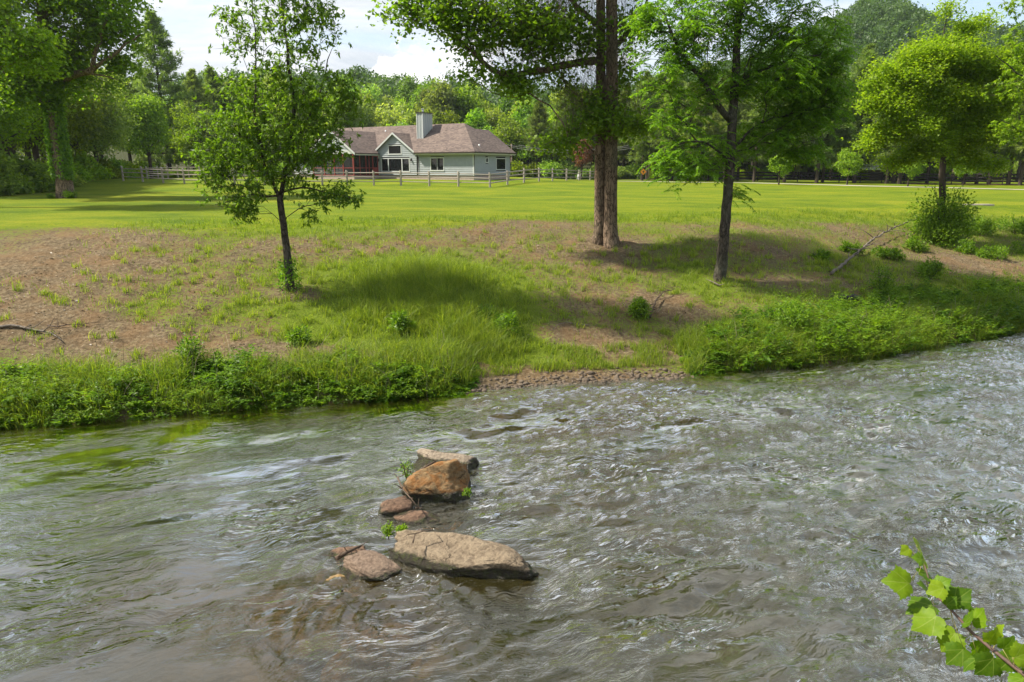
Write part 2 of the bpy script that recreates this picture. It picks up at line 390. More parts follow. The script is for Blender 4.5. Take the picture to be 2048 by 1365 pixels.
wet = sstep(0.05, -0.35, -(-Sg)) if False else 1 - sstep(-0.4, 0.05, Sg)
wet = wet * (Y > 2)
me = mesh_np('ground', np.stack([X, Y, Z], -1).reshape(-1, 3), grid_faces(len(gy), len(gx)), ground_mat(),
             {'grass': grassiness(X, Y).ravel(), 'mown': mown.ravel(), 'wood': wood.ravel(), 'wet': wet.ravel()}, True)
tag(obj('ground', me), kind='structure')

# gravel drive crossing the far lawn
m_drive = simple('pale_gravel', (0.42, 0.38, 0.33), 0.95, 6, 0.2)
def strip(pts, wd, lift=0.03):
    pts = np.array(pts); L = []; T = np.gradient(pts, axis=0); Nn = np.stack([-T[:, 1], T[:, 0]], 1); Nn /= np.linalg.norm(Nn, axis=1)[:, None]
    q = np.concatenate([pts + Nn * wd / 2, pts - Nn * wd / 2]); n = len(pts)
    z = height(q[:, 0], q[:, 1]) + lift
    i = np.arange(n - 1); return np.column_stack([q, z]), np.stack([i, i + 1, i + n + 1, i + n], 1)
pts = np.array([(14, 92), (24, 88), (32, 83), (38, 74), (44, 66), (52, 61.5), (64, 59), (90, 57)], float)
tt = np.linspace(0, len(pts) - 1, 60); pts = np.column_stack([np.interp(tt, range(len(pts)), pts[:, 0]), np.interp(tt, range(len(pts)), pts[:, 1])])
v, f = strip(pts, 1.7); tag(obj('gravel_drive', mesh_np('gravel_drive', v, f, m_drive)), kind='structure')

# ------------------------------------------------------------------ river
wx = axis([(-200, -40, 20), (-40, -14, 70), (-14, 26, 520), (26, 60, 80), (60, 300, 24)])
wy = axis([(1.6, 5.5, 14), (5.5, 25, 270), (25, 60, 70), (60, 140, 14)])
WX, WY = np.meshgrid(wx, wy)
ws = WY - shoreY(WX)
ang = math.radians(20)
fx = WX * math.cos(ang) + WY * math.sin(ang); fy = -WX * math.sin(ang) + WY * math.cos(ang)
wrpx = fbm(fx * .35, fy * .5, 3); wrpy = fbm(fx * .35 + 40, fy * .5 + 7, 3)
rapid = 0.10 + 0.90 * sstep(-3.5, 1.5, WX + 0.4 * (WY - 10) + 3 * wrpx)
hgt = 0.050 * fbm(fx * .9 + 2.2 * wrpx, fy * 1.7 + 2.2 * wrpy, 3)
ridge = 1 - np.abs(fbm(fx * 1.8 + 3.2 * wrpy, fy * 3.2 + 3 * wrpx, 3)) * 2.2
hgt = hgt + 0.022 * ridge * rapid + 0.012 * fbm(fx * 5 + 3 * wrpx, fy * 10 + 4 * wrpy, 3) * rapid
hgt = hgt * (0.22 + 0.78 * rapid) * 1.5
ROCKS_C = [at_z(925, 1110, 0), at_z(885, 975, 0), at_z(735, 1130, 0), at_z(820, 1032, 0)]
foam = np.zeros_like(WX)
for c, r_, e in ((at_z(1060, 1165, 0), 0.7, .5), (at_z(780, 1150, 0), .7, .6), (at_z(700, 1135, 0), .55, .5), (at_z(770, 1040, 0), .5, .4), (at_z(870, 1160, 0), .6, .6), (at_z(1090, 800, 0), .3, .7), (at_z(1240, 800, 0), 1.2, .35),
                 (at_z(1780, 870, 0), 1.6, .3), (at_z(800, 1230, 0), 1.0, .4), (at_z(2010, 690, 0), 1.0, .6)):
    dd = np.hypot(WX - c[0], (WY - c[1]) * 1.2)
    foam += e * .38 * np.exp(-(dd / r_) ** 2)
    hgt += 0.016 * np.exp(-(dd / (r_ * 1.5)) ** 2) * np.sin(dd * 22 + 3 * wrpx)
foam += 0.16 * rapid
fade = sstep(0.0, 0.6, -ws)
hgt = hgt * (0.25 + 0.75 * fade)
hgt[(np.abs(WX) > 40) | (WY > 40)] *= 0.4
def water_mat():
    m, nt, out = new_mat('river_water')
    g = N(nt, 'ShaderNodeNewGeometry'); P = g.outputs['Position']
    fo = N(nt, 'ShaderNodeAttribute'); fo.attribute_name = 'foam'
    ra = N(nt, 'ShaderNodeAttribute'); ra.attribute_name = 'rapid'
    de = N(nt, 'ShaderNodeAttribute'); de.attribute_name = 'depth'
    pr = mapping(nt, P, (1, 1, 1), (0, 0, -ang))
    wn = N(nt, 'ShaderNodeTexNoise'); wn.inputs['Scale'].default_value = 0.9; wn.inputs['Detail'].default_value = 3
    nt.links.new(pr, wn.inputs['Vector'])
    sc = N(nt, 'ShaderNodeVectorMath', operation='SCALE'); nt.links.new(wn.outputs['Color'], sc.inputs[0]); sc.inputs['Scale'].default_value = 0.75
    ad = N(nt, 'ShaderNodeVectorMath', operation='ADD'); nt.links.new(pr, ad.inputs[0]); nt.links.new(sc.outputs[0], ad.inputs[1])
    warp = ad.outputs[0]
    w1 = noise(nt, mapping(nt, warp, (1.0, 2.6, 1)), 2.4, 3, 0.5, 0.8)
    w2 = noise(nt, mapping(nt, warp, (1.0, 2.2, 1)), 9.5, 4, 0.6, 0.6)
    amt = ramp(nt, noise(nt, pr, 0.55, 3, 0.5), [(0.40, (0.05,) * 3), (0.60, (1.3,) * 3)])
    h = mathn(nt, 'ADD', mathn(nt, 'MULTIPLY', w1, 1.0), mathn(nt, 'ADD', mathn(nt, 'MULTIPLY', mathn(nt, 'MULTIPLY', w2, 0.46), amt), mathn(nt, 'MULTIPLY', noise(nt, mapping(nt, warp, (1.0, 1.8, 1)), 26, 3, 0.6, 0.4), mathn(nt, 'MULTIPLY', amt, 0.10))))
    b = N(nt, 'ShaderNodeBump'); b.inputs['Distance'].default_value = 0.34
    big = ramp(nt, noise(nt, mapping(nt, pr, (0.45, 1.6, 1)), 0.75, 4, 0.55, 0.9), [(0.38, (0.16,) * 3), (0.60, (1.25,) * 3)])
    nt.links.new(mathn(nt, 'MULTIPLY', mathn(nt, 'ADD', mathn(nt, 'MULTIPLY', ra.outputs['Fac'], 0.5), 0.15), big), b.inputs['Strength'])
    nt.links.new(h, b.inputs['Height'])
    gl = N(nt, 'ShaderNodeBsdfGlossy'); gl.inputs['Roughness'].default_value = 0.04; gl.inputs['Color'].default_value = (1, 0.965, 0.91, 1)
    nt.links.new(b.outputs[0], gl.inputs['Normal'])
    fr = N(nt, 'ShaderNodeFresnel'); fr.inputs['IOR'].default_value = 1.36; nt.links.new(b.outputs[0], fr.inputs['Normal'])
    tr = N(nt, 'ShaderNodeBsdfTransparent'); tr.inputs['Color'].default_value = (0.50, 0.42, 0.16, 1)
    di = N(nt, 'ShaderNodeBsdfDiffuse'); 
    body = ramp(nt, de.outputs['Fac'], [(0.0, (0.12, 0.085, 0.024)), (0.5, (0.036, 0.030, 0.007)), (1.0, (0.020, 0.019, 0.006))])
    # silvery sky sheen painted into the body colour where the current breaks
    st = noise(nt, mapping(nt, warp, (0.5, 1.9, 1)), 4.6, 9, 0.74, 0.3)
    lo_ = noise(nt, mapping(nt, pr, (0.6, 1.2, 1)), 0.5, 3, 0.5)
    sm = ramp(nt, mathn(nt, 'ADD', mathn(nt, 'MULTIPLY', st, 0.6), mathn(nt, 'MULTIPLY', lo_, 0.5)), [(0.46, (0.0,) * 3), (0.66, (1,) * 3)])
    sm = mathn(nt, 'MULTIPLY', sm, ramp(nt, ra.outputs['Fac'], [(0.1, (0.02,) * 3), (0.9, (0.55,) * 3)]))
    nt.links.new(mixc(nt, sm, body, (0.11, 0.108, 0.082)), di.inputs['Color'])
    m1 = N(nt, 'ShaderNodeMixShader'); nt.links.new(mathn(nt, 'MAXIMUM', ramp(nt, de.outputs['Fac'], [(0.0, (0.12,) * 3), (0.5, (0.45,) * 3), (1, (0.80,) * 3)]), sm), m1.inputs[0])
    nt.links.new(tr.outputs[0], m1.inputs[1]); nt.links.new(di.outputs[0], m1.inputs[2])
    m2 = N(nt, 'ShaderNodeMixShader'); nt.links.new(mathn(nt, 'POWER', mathn(nt, 'MULTIPLY', fr.outputs[0], 5.8, clamp=True), 1.25), m2.inputs[0])
    nt.links.new(m1.outputs[0], m2.inputs[1]); nt.links.new(gl.outputs[0], m2.inputs[2])
    # broken water
    fn = noise(nt, mapping(nt, warp, (1.0, 2.4, 1)), 13, 7, 0.75, 1.2)
    fm = mathn(nt, 'ADD', mathn(nt, 'MULTIPLY', fo.outputs['Fac'], 0.36), mathn(nt, 'SUBTRACT', fn, 0.72))
    fm = ramp(nt, fm, [(0.0, (0,) * 3), (0.12, (0.75,) * 3)])
    fd = N(nt, 'ShaderNodeBsdfDiffuse'); fd.inputs['Color'].default_value = (0.72, 0.73, 0.74, 1)
    m3 = N(nt, 'ShaderNodeMixShader'); nt.links.new(fm, m3.inputs[0])
    nt.links.new(m2.outputs[0], m3.inputs[1]); nt.links.new(fd.outputs[0], m3.inputs[2])
    nt.links.new(m3.outputs[0], out.inputs[0]); return m
depth = np.clip(-height(WX, WY, True) / 1.15, 0, 1)
# shallows seen in the photograph
for px, py, rr_, a in ((620, 1230, 1.1, .9), (760, 1290, .7, .7), (690, 1340, .7, .7), (330, 1150, 1.2, .45), (480, 1300, 1.6, .3), (1180, 1020, 2.0, .35), (1250, 790, 2.2, .35), (640, 1050, .8, .3), (150, 1180, 2.0, .25)):
    c = at_z(px, py, 0); depth = depth - a * np.exp(-(np.hypot(WX - c[0], WY - c[1]) / rr_) ** 2)
depth = np.clip(depth, 0, 1)
me = mesh_np('river', np.stack([WX, WY, hgt], -1).reshape(-1, 3), grid_faces(len(wy), len(wx)), water_mat(),
             {'foam': foam.ravel(), 'rapid': rapid.ravel(), 'depth': depth.ravel()}, True)
tag(obj('river_water', me), kind='structure')

# ------------------------------------------------------------------ rocks in the river
def rock_mat(name, base, hi, lo, rust=None, wetz=0.13):
    m, nt, out = new_mat(name)
    g = N(nt, 'ShaderNodeNewGeometry'); P = g.outputs['Position']
    n1 = noise(nt, P, 2.6, 8, 0.65, 0.6); n2 = noise(nt, P, 16, 6, 0.7); n3 = noise(nt, P, 55, 4, 0.7)
    nb = noise(nt, mapping(nt, P, (2, 2, 4), (0.3, 0.2, 0)), 2.2, 5, 0.6, 1.2)
    c = ramp(nt, mathn(nt, 'ADD', mathn(nt, 'MULTIPLY', n1, 0.6), mathn(nt, 'MULTIPLY', nb, 0.4)), [(0.34, lo), (0.5, base), (0.66, hi)])
    c = mixc(nt, 0.5, c, ramp(nt, n2, [(0.38, tuple(x * .6 for x in lo)), (0.62, hi)]))
    if rust: c = mixc(nt, ramp(nt, nb, [(0.45, (0,) * 3), (0.6, (0.85,) * 3)]), c, rust)
    c = mixc(nt, ramp(nt, n2, [(0.56, (0,) * 3), (0.66, (0.5,) * 3)]), c, tuple(x * .45 for x in lo))
    sp = N(nt, 'ShaderNodeSeparateXYZ'); nt.links.new(P, sp.inputs[0])
    wz = mathn(nt, 'ADD', sp.outputs[2], mathn(nt, 'MULTIPLY', mathn(nt, 'SUBTRACT', n1, 0.5), 0.22))
    wm = ramp(nt, wz, [(wetz, (1,) * 3), (wetz + 0.035, (0,) * 3)])
    cr = N(nt, 'ShaderNodeTexVoronoi', feature='DISTANCE_TO_EDGE'); cr.inputs['Scale'].default_value = 1.3
    nt.links.new(mixc(nt, 0.22, P, N(nt, 'ShaderNodeTexNoise').outputs['Color'], 'ADD'), cr.inputs['Vector'])
    ck = mathn(nt, 'MULTIPLY', ramp(nt, cr.outputs['Distance'], [(0.0, (1,) * 3), (0.016, (0,) * 3)]), ramp(nt, noise(nt, P, 2.1, 2), [(0.5, (0,) * 3), (0.58, (1,) * 3)]))
    c = mixc(nt, mathn(nt, 'MULTIPLY', ck, 0.75), c, tuple(x * .35 for x in lo))
    moss = ramp(nt, n2, [(0.45, (0.035, 0.027, 0.018)), (0.6, (0.05, 0.055, 0.014))])
    if wetz > -1: c = mixc(nt, wm, c, moss)
    p = N(nt, 'ShaderNodeBsdfPrincipled'); nt.links.new(c, p.inputs['Base Color'])
    nt.links.new(ramp(nt, wm, [(0, (0.85,) * 3), (1, (0.3,) * 3)]), p.inputs['Roughness'])
    p.inputs['Specular IOR Level'].default_value = 0.35
    b = N(nt, 'ShaderNodeBump'); b.inputs['Strength'].default_value = 1.0; b.inputs['Distance'].default_value = 0.06
    nt.links.new(mathn(nt, 'SUBTRACT', mathn(nt, 'ADD', mathn(nt, 'ADD', n2, mathn(nt, 'MULTIPLY', n3, 0.35)), mathn(nt, 'MULTIPLY', n1, 1.0)), mathn(nt, 'MULTIPLY', ck, .4)), b.inputs['Height'])
    nt.links.new(b.outputs[0], p.inputs['Normal']); nt.links.new(p.outputs[0], out.inputs[0]); return m
def hash3(P, s):
    return np.sin(P @ np.array([1.7, 2.3, 1.1]) * 1.9 + s) * .5 + np.sin(P @ np.array([-2.9, 1.3, 3.7]) + s * 2.1) * .3 + np.sin(P @ np.array([4.1, -5.3, 2.9]) * 1.3 + s * 3.3) * .2
def make_rock(name, mat, center, dims, yaw, tilt=(0, 0), p=2.6, seed=1, taper=0.0, cuts=5, sub=5, nz=0.10):
    import bmesh
    bm = bmesh.new(); bmesh.ops.create_icosphere(bm, subdivisions=sub, radius=1)
    V = np.array([v.co[:] for v in bm.verts]); r = np.random.default_rng(seed)
    q = (np.abs(V) ** p).sum(1) ** (-1 / p); V = V * q[:, None]
    V[:, 1:] *= (1 + taper * V[:, :1])
    for _ in range(cuts):
        n = r.normal(size=3); n[2] = abs(n[2]) * .8; n /= np.linalg.norm(n); d = r.uniform(.62, .86)
        k = V @ n; ex = np.clip(k - d, 0, None); V -= ex[:, None] * n[None] * .97
    V += V * (nz * hash3(V * 1.3, seed))[:, None] + V * (nz * .3 * hash3(V * 5, seed + 4))[:, None] + V * (nz * .12 * hash3(V * 13, seed + 9))[:, None]
    V *= np.array(dims)
    cx, sx = math.cos(tilt[0]), math.sin(tilt[0]); V = V @ np.array([[1, 0, 0], [0, cx, sx], [0, -sx, cx]])
    cx, sx = math.cos(tilt[1]), math.sin(tilt[1]); V = V @ np.array([[cx, 0, -sx], [0, 1, 0], [sx, 0, cx]])
    c, s = math.cos(yaw), math.sin(yaw); V = V @ np.array([[c, s, 0], [-s, c, 0], [0, 0, 1]])
    for v, co in zip(bm.verts, V): v.co = co
    me = bpy.data.meshes.new(name); bm.to_mesh(me); bm.free()
    me.polygons.foreach_set('use_smooth', np.ones(len(me.polygons), bool)); me.materials.append(mat)
    return obj(name, me, None, center)
mr_tan = rock_mat('sandstone_tan', (0.25, 0.185, 0.12), (0.40, 0.315, 0.21), (0.12, 0.085, 0.055))
mr_or = rock_mat('sandstone_orange', (0.30, 0.175, 0.07), (0.46, 0.33, 0.17), (0.11, 0.06, 0.03), (0.30, 0.13, 0.035))
mr_red = rock_mat('wet_reddish_stone', (0.17, 0.095, 0.06), (0.30, 0.19, 0.12), (0.07, 0.045, 0.03), None, 0.03)
mr_gr = rock_mat('flat_greyish_stone', (0.33, 0.265, 0.19), (0.44, 0.36, 0.27), (0.19, 0.14, 0.10))
mr_sub = rock_mat('submerged_stone', (0.36, 0.23, 0.09), (0.5, 0.34, 0.15), (0.2, 0.12, 0.05), None, -5)
def ends(a, b, z=0.12):
    p, q = at_z(*a, z), at_z(*b, z); c = (p + q) / 2; d = q - p
    return c, np.hypot(d[0], d[1]) / 2, math.atan2(d[1], d[0])
c, hl, yw = ends((778, 1083), (1064, 1140))
o = make_rock('river_boulder', mr_tan, (c[0] + .02, c[1] + .0, 0.07), (hl * .96, .34, .26), yw, (0.22, 0.04), 2.5, 3, 0.05, 4)
tag(o, 'longest tan boulder, a slab with a damp dark patch at its right end', 'rock')
c, hl, yw = ends((812, 985), (950, 968))
o = make_rock('river_boulder', mr_or, (c[0], c[1] + .05, 0.16), (hl * 1.03, .42, .42), yw + .12, (0.22, -.05), 2.7, 11, 0.12, 6)
tag(o, 'orange-brown rounded boulder, the tallest rock standing in the river', 'rock')
c, hl, yw = ends((832, 912), (951, 922))
o = make_rock('flat_rock', mr_gr, (c[0], c[1], 0.03), (hl, .44, .22), yw, (0.05, 0), 3.0, 21, -0.1, 4)
tag(o, 'flat grey-tan rock behind the orange boulder, farthest of the rocks', 'rock')
c, hl, yw = ends((790, 1030), (893, 1035), .05)
o = make_rock('flat_rock', mr_red, (c[0], c[1], 0.0), (hl, .19, .08), yw, (0.1, 0.05), 2.3, 31, -0.3, 3, 4)
tag(o, 'thin flat reddish rock between the orange boulder and the long slab', 'rock')
c, hl, yw = ends((757, 1015), (822, 998), .1)
o = make_rock('wet_rock', mr_red, (c[0], c[1], 0.04), (hl, .2, .14), yw, (0.1, -0.2), 2.3, 37, 0.3, 4, 4)
tag(o, 'small dark wet rock wedged against the left side of the orange boulder', 'rock')
c, hl, yw = ends((683, 1122), (797, 1135), .1)
o = make_rock('river_rock', rock_mat('brown_stone', (0.25, 0.17, 0.12), (0.38, 0.28, 0.2), (0.12, 0.08, 0.055), None, 0.05), (c[0], c[1], 0.06), (hl, .24, .12), yw, (0.2, 0.06), 2.3, 41, -0.3, 4)
tag(o, 'smaller brown rock left of the long slab, tapering to the right', 'rock')
c, hl, yw = ends((640, 1112), (735, 1095), .05)
o = make_rock('wet_rock', mr_red, (c[0], c[1], -0.05), (hl, .22, .13), yw, (0.1, -0.1), 2.4, 43, 0, 4, 4)
tag(o, 'low wet rock awash behind the smaller brown rock', 'rock')
c, hl, yw = ends((622, 1140), (705, 1150), .0)
o = make_rock('submerged_rock', mr_sub, (c[0], c[1], -0.13), (hl, .22, .15), yw, (0, 0), 2.4, 47, 0, 4, 4)
tag(o, 'tan rock just under the water at the left end of the rocks', 'rock')
for k, (px, py, a_, lb) in enumerate(((600, 1235, .85, 'large yellowish rock under the water in front of the rocks'), (760, 1290, .5, 'brown sunken rock near the bottom edge, right of the yellowish one'),
                                     (690, 1340, .45, 'pinkish sunken rock at the bottom edge of the photo'), (1180, 1020, .7, 'broad pale sunken rock right of the boulders'))):
    c = at_z(px, py, -0.2)
    o = make_rock('submerged_rock', mr_sub, (c[0], c[1], -0.27), (a_, a_ * .6, .22), -0.6 + k, (0, 0), 2.4, 50 + k, 0, 4, 4)
    tag(o, lb, 'rock')

# gravel bar at the water's edge
m_peb = rock_mat('pebbles', (0.17, 0.125, 0.085), (0.28, 0.22, 0.16), (0.08, 0.055, 0.035), None, -5)
import bmesh
bm = bmesh.new(); bmesh.ops.create_icosphere(bm, subdivisions=1, radius=1)
IV = np.array([v.co[:] for v in bm.verts]); IF = np.array([[v.index for v in f.verts] for f in bm.faces]); bm.free()
n = 2100
px_ = rng.uniform(930, 1400, n * 2); P0 = []
x0, x1 = at_z(925, 785, 0)[0], at_z(1420, 748, 0)[0]
xs = rng.uniform(x0, x1, n); ss = np.abs(rng.normal(0, .34, n)) - .25 + .18 * fbm(xs * 1.5, xs * 0 + 2, 3); ys = shoreY(xs) + ss * (1.0 - 0.5 * np.abs((xs - (x0 + x1) / 2) / (x1 - x0) * 2) ** 2); zs = height(xs, ys)
sz = rng.lognormal(math.log(.018), .6, n).clip(.008, .08)
V = IV[None] * (sz[:, None] * rng.uniform(.7, 1.3, (n, 3)) * np.array([1.2, 1.1, .65]))[:, None] * rng.uniform(.85, 1.15, (n, len(IV), 1))
V = V + np.stack([xs, ys, zs + sz * .15], 1)[:, None]
Fp = (IF[None] + (np.arange(n) * len(IV))[:, None, None]).reshape(-1, 3)
tag(obj('gravel', mesh_np('gravel', V.reshape(-1, 3), Fp, m_peb, None, True)), 'bar of brown pebbles along the far water edge', 'gravel', kind='stuff')

# ------------------------------------------------------------------ leaves
def unit(a): return a / (np.linalg.norm(a, axis=-1, keepdims=True) + 1e-9)
def leaf_quads(P, D, Nn, L, W, fold=0.25):
    """base points P, direction D, normals Nn, length L, width W -> rhombs folded along the midrib"""
    D = unit(D); Sd = unit(np.cross(D, Nn)); Nn = np.cross(Sd, D)
    L = L[:, None]; W = W[:, None]
    mid = P + D * L * 0.45
    a = P; t = P + D * L - Nn * L * 0.10
    l = mid + Sd * W * .5 + Nn * W * fold; r = mid - Sd * W * .5 + Nn * W * fold
    V = np.stack([a, l, t, r], 1).reshape(-1, 3)
    Q = np.arange(len(P) * 4).reshape(-1, 4)
    return V, Q
def leaf_mesh(name, P, D, Nn, L, W, mat, rnd, fold=0.25):
    V, Q = leaf_quads(P, D, Nn, L, W, fold)
    return mesh_np(name, V, Q, mat, {'rnd': np.repeat(rnd, 4)})

# ------------------------------------------------------------------ trees with a grown skeleton
def grow(trunks, A, bf=0.35, step=0.35, seed=0, tip=0.006, expo=2.35, up=0.1):
    r = np.random.default_rng(seed)
    n0 = sum(len(t) for t in trunks)
    cap = n0 + len(A) * 14 + 5000
    pos = np.zeros((cap, 3)); par = np.full(cap, -1); plen = np.zeros(cap); fixr = np.zeros(cap); n = 0
    for t, (att) in trunks_iter(trunks):
        t = np.asarray(t, float)
        for i, p in enumerate(t):
            pos[n] = p[:3]; fixr[n] = p[3]
            if i == 0:
                if att and n > 0: par[n] = int(np.argmin(((pos[:n] - p[:3]) ** 2).sum(1))); plen[n] = plen[par[n]]
            else:
                par[n] = n - 1; plen[n] = plen[n - 1] + np.linalg.norm(pos[n] - pos[n - 1])
            n += 1
    d0 = np.min(((A[:, None] - pos[None, :n]) ** 2).sum(-1), 1)
    att_node = np.zeros(len(A), int)
    for k in np.argsort(d0):
        a = A[k]; dv = a - pos[:n]; dist = np.sqrt((dv ** 2).sum(1))
        rise = -np.minimum(dv[:, 2], 0) * 0.6
        cost = dist + bf * plen[:n] + rise
        j = int(np.argmin(cost)); L = dist[j]
        m = max(2, min(12, int(L / step)))
        pd = pos[j] - pos[par[j]] if par[j] >= 0 else np.array([0, 0, 1.])
        pd = pd / (np.linalg.norm(pd) + 1e-9)
        ctrl = pos[j] + pd * L * .25 + (a - pos[j]) * .25 + np.array([0, 0, up * L]) + r.normal(0, .05 * L, 3)
        prev = j
        for i in range(1, m + 1):
            t = i / m; q = (1 - t) ** 2 * pos[j] + 2 * t * (1 - t) * ctrl + t * t * a
            if i < m: q = q + r.normal(0, .035, 3) * min(1, L)
            pos[n] = q; par[n] = prev; plen[n] = plen[prev] + np.linalg.norm(q - pos[prev]); prev = n; n += 1
        att_node[k] = prev
    pos = pos[:n]; par = par[:n]; fixr = fixr[:n]
    acc = np.zeros(n); isl = np.ones(n, bool); isl[par[par >= 0]] = False
    acc[isl] = tip ** expo
    for i in range(n - 1, -1, -1):          # children come after parents, except attached trunks (handled by fixed radii)
        if par[i] >= 0: acc[par[i]] += acc[i]
    rad = acc ** (1 / expo)
    rad = np.where(fixr > 0, fixr, np.minimum(rad, np.where(par >= 0, 1e9, 1e9)))
    for i in range(n):                      # a child is never thicker than its parent
        if par[i] >= 0 and fixr[i] == 0: rad[i] = min(rad[i], rad[par[i]] * .85 if fixr[par[i]] > 0 else rad[par[i]])
    return pos, par, rad, fixr > 0
def trunks_iter(trunks):
    for i, t in enumerate(trunks): yield t, i > 0
def densify(pts, step=0.4, wob=0.0, seed=0):
    """pts (n,4) x y z r -> resampled smooth"""
    p = np.asarray(pts, float); r = np.random.default_rng(seed)
    d = np.concatenate([[0], np.cumsum(np.linalg.norm(np.diff(p[:, :3], axis=0), axis=1))])
    n = max(3, int(d[-1] / step)); t = np.linspace(0, d[-1], n)
    out = np.stack([np.interp(t, d, p[:, i]) for i in range(4)], 1)
    for _ in range(2): out[1:-1, :3] = (out[:-2, :3] + 2 * out[1:-1, :3] + out[2:, :3]) / 4
    if wob: out[1:-1, :3] += r.normal(0, wob, (n - 2, 3))
    return out
def wood_meshes(pos, par, rad, fixed, split=0.035):
    """tubes along chains; returns (thick V,Q),(thin V,Q)"""
    n = len(pos); kids = [[] for _ in range(n)]
    for i in range(n):
        if par[i] >= 0: kids[par[i]].append(i)
    starts = [i for i in range(n) if par[i] < 0]; out = {0: [[], [], 0], 1: [[], [], 0]}
    stack = [(s, -1) for s in starts]
    while stack:
        s, pr = stack.pop(); chain = [pr, s] if pr >= 0 else [s]; c = s
        while kids[c]:
            ks = sorted(kids[c], key=lambda k: (fixed[k], rad[k]), reverse=True)
            for k in ks[1:]: stack.append((k, c))
            chain.append(ks[0]); c = ks[0]
        if len(chain) < 2: continue
        P = pos[chain]; R = rad[chain].copy()
        if pr >= 0: R[0] = min(R[0], R[1] * 1.25)
        big = R[min(1, len(R) - 1)] > split
        k = 14 if R.max() > .12 else 8 if R.max() > .05 else 5 if R.max() > .015 else 3
        V, Q = tube_np(P, R, k); b = out[0 if big else 1]
        b[0].append(V); b[1].append(Q + b[2]); b[2] += len(V)
    return out
def blob_points(blobs, n, seed, g=.62):
    """ellipsoids (centre, radii, weight); points biased to the outer shell"""
    r = np.random.default_rng(seed); w = np.array([b[2] * (b[1][0] * b[1][1] * b[1][2]) ** (0.8) for b in blobs]); w /= w.sum()
    k = r.choice(len(blobs), n, p=w); u = unit(r.normal(size=(n, 3))) * (r.random(n) ** (0.42))[:, None]
    C = np.array([b[0] for b in blobs]); R = np.array([b[1] for b in blobs])
    P = C[k] + u * R[k]
    # boughs: points gather round a smaller number of centres
    m = max(8, n // 9); cen = P[:m]; own = np.argmin(((P[:, None] - cen[None]) ** 2).sum(-1), 1)
    P = P + (cen[own] - P) * r.uniform(.25 * g, g, (n, 1)); P[:, 2] -= .10 * np.hypot(*(P - cen[own])[:, :2].T)
    return P
def px_blobs(lst, Y):
    """(px,py,rx,ry,dy,ry_depth,weight) -> world ellipsoids round the plane Y"""
    out = []
    for px, py, rx, ry, dy, dd, wt in lst:
        c = at_y(px, py, Y + dy); e = at_y(px + rx, py, Y + dy); u = at_y(px, py - ry, Y + dy)
        out.append((c, (abs(e[0] - c[0]), dd, abs(u[2] - c[2])), wt))
    return out
def foliage(A, kind, seed, per, spread, L, W, droop=0.3, flat=0.55, light=(0, 1)):
    """leaf arrays round attractors"""
    r = np.random.default_rng(seed); n = len(A)
    if kind == 'fan':        # clusters of leaflets radiating from shoot tips
        sub = 4; T = np.repeat(A, sub, 0) + r.normal(0, spread, (n * sub, 3)) * np.array([1, 1, flat])
        m = len(T); k = per
        P = np.repeat(T, k, 0) + r.normal(0, .02, (m * k, 3))
        axis_ = unit(r.normal(size=(m, 3)) * np.array([1, 1, .35])); D = np.repeat(axis_, k, 0) * .5 + r.normal(0, .62, (m * k, 3)); D[:, 2] -= droop
        tips = T
    elif kind == 'frond':    # pinnate: leaflets along a hanging midrib
        sub = 3; T = np.repeat(A, sub, 0) + r.normal(0, spread, (n * sub, 3)) * np.array([1, 1, flat])
        m = len(T); az = r.uniform(0, 2 * math.pi, m); d0 = np.stack([np.cos(az), np.sin(az), r.uniform(-.25, .35, m)], 1); d0 = unit(d0)
        fl = r.uniform(.32, .52, m); npair = per // 2; Ps = []; Ds = []
        for i in range(npair):
            t = (i + .8) / npair; c = T + d0 * (fl * t)[:, None] - np.array([0, 0, 1.]) * (droop * fl * t * t)[:, None]
            side = unit(np.cross(d0, [0, 0, 1.])); ax = unit(d0 - np.array([0, 0, 1.]) * (2 * droop * t))
            for s in (-1, 1):
                Ps.append(c); Ds.append(side * s + ax * .45 - np.array([0, 0, .25]))
        P = np.concatenate(Ps); D = np.concatenate(Ds); tips = T
    else:                    # single broad leaves
        k = per; P = np.repeat(A, k, 0) + r.normal(0, spread, (n * k, 3)) * np.array([1, 1, flat])
        D = r.normal(size=(n * k, 3)) * np.array([1, 1, .5]); D[:, 2] -= droop
        tips = P[::max(1, k // 3)]
    m = len(P)
    Nn = r.normal(0, .45, (m, 3)) + np.array([0, 0, 1.])
    LL = L * r.uniform(.65, 1.25, m); WW = W * LL / L * r.uniform(.8, 1.15, m)
    cl_ = r.uniform(0, 1, n); nn_ = m // n
    own = (np.arange(m) // nn_) if kind != 'frond' else np.tile(np.repeat(np.arange(n), 3), m // (3 * n))
    rnd = np.clip(r.beta(1.3, 1.5, m) * .72 + .34 * cl_[own] - .03, 0, 1)
    return P, D, Nn, LL, WW, rnd, tips
def twig_ribbons(A, tips, r0=0.004, seed=0):
    """thin three-sided twigs from the attractor to each shoot tip"""
    k = len(tips) // len(A); Aa = np.repeat(A, k, 0)[:len(tips)]; d = tips[:len(Aa)] - Aa
    s = unit(np.cross(d, [0.3, .2, 1.0])) * r0; u = unit(np.cross(d, s)) * r0
    mid = Aa + d * .5 + np.array([0, 0, .03])
    V = np.stack([Aa + s, Aa - s * .5 + u, Aa - s * .5 - u, tips[:len(Aa)]], 1).reshape(-1, 3)
    b = np.arange(len(Aa))[:, None] * 4
    Fq = np.concatenate([b + np.array([[0, 1, 3]]), b + np.array([[1, 2, 3]]), b + np.array([[2, 0, 3]])])
    return V, Fq
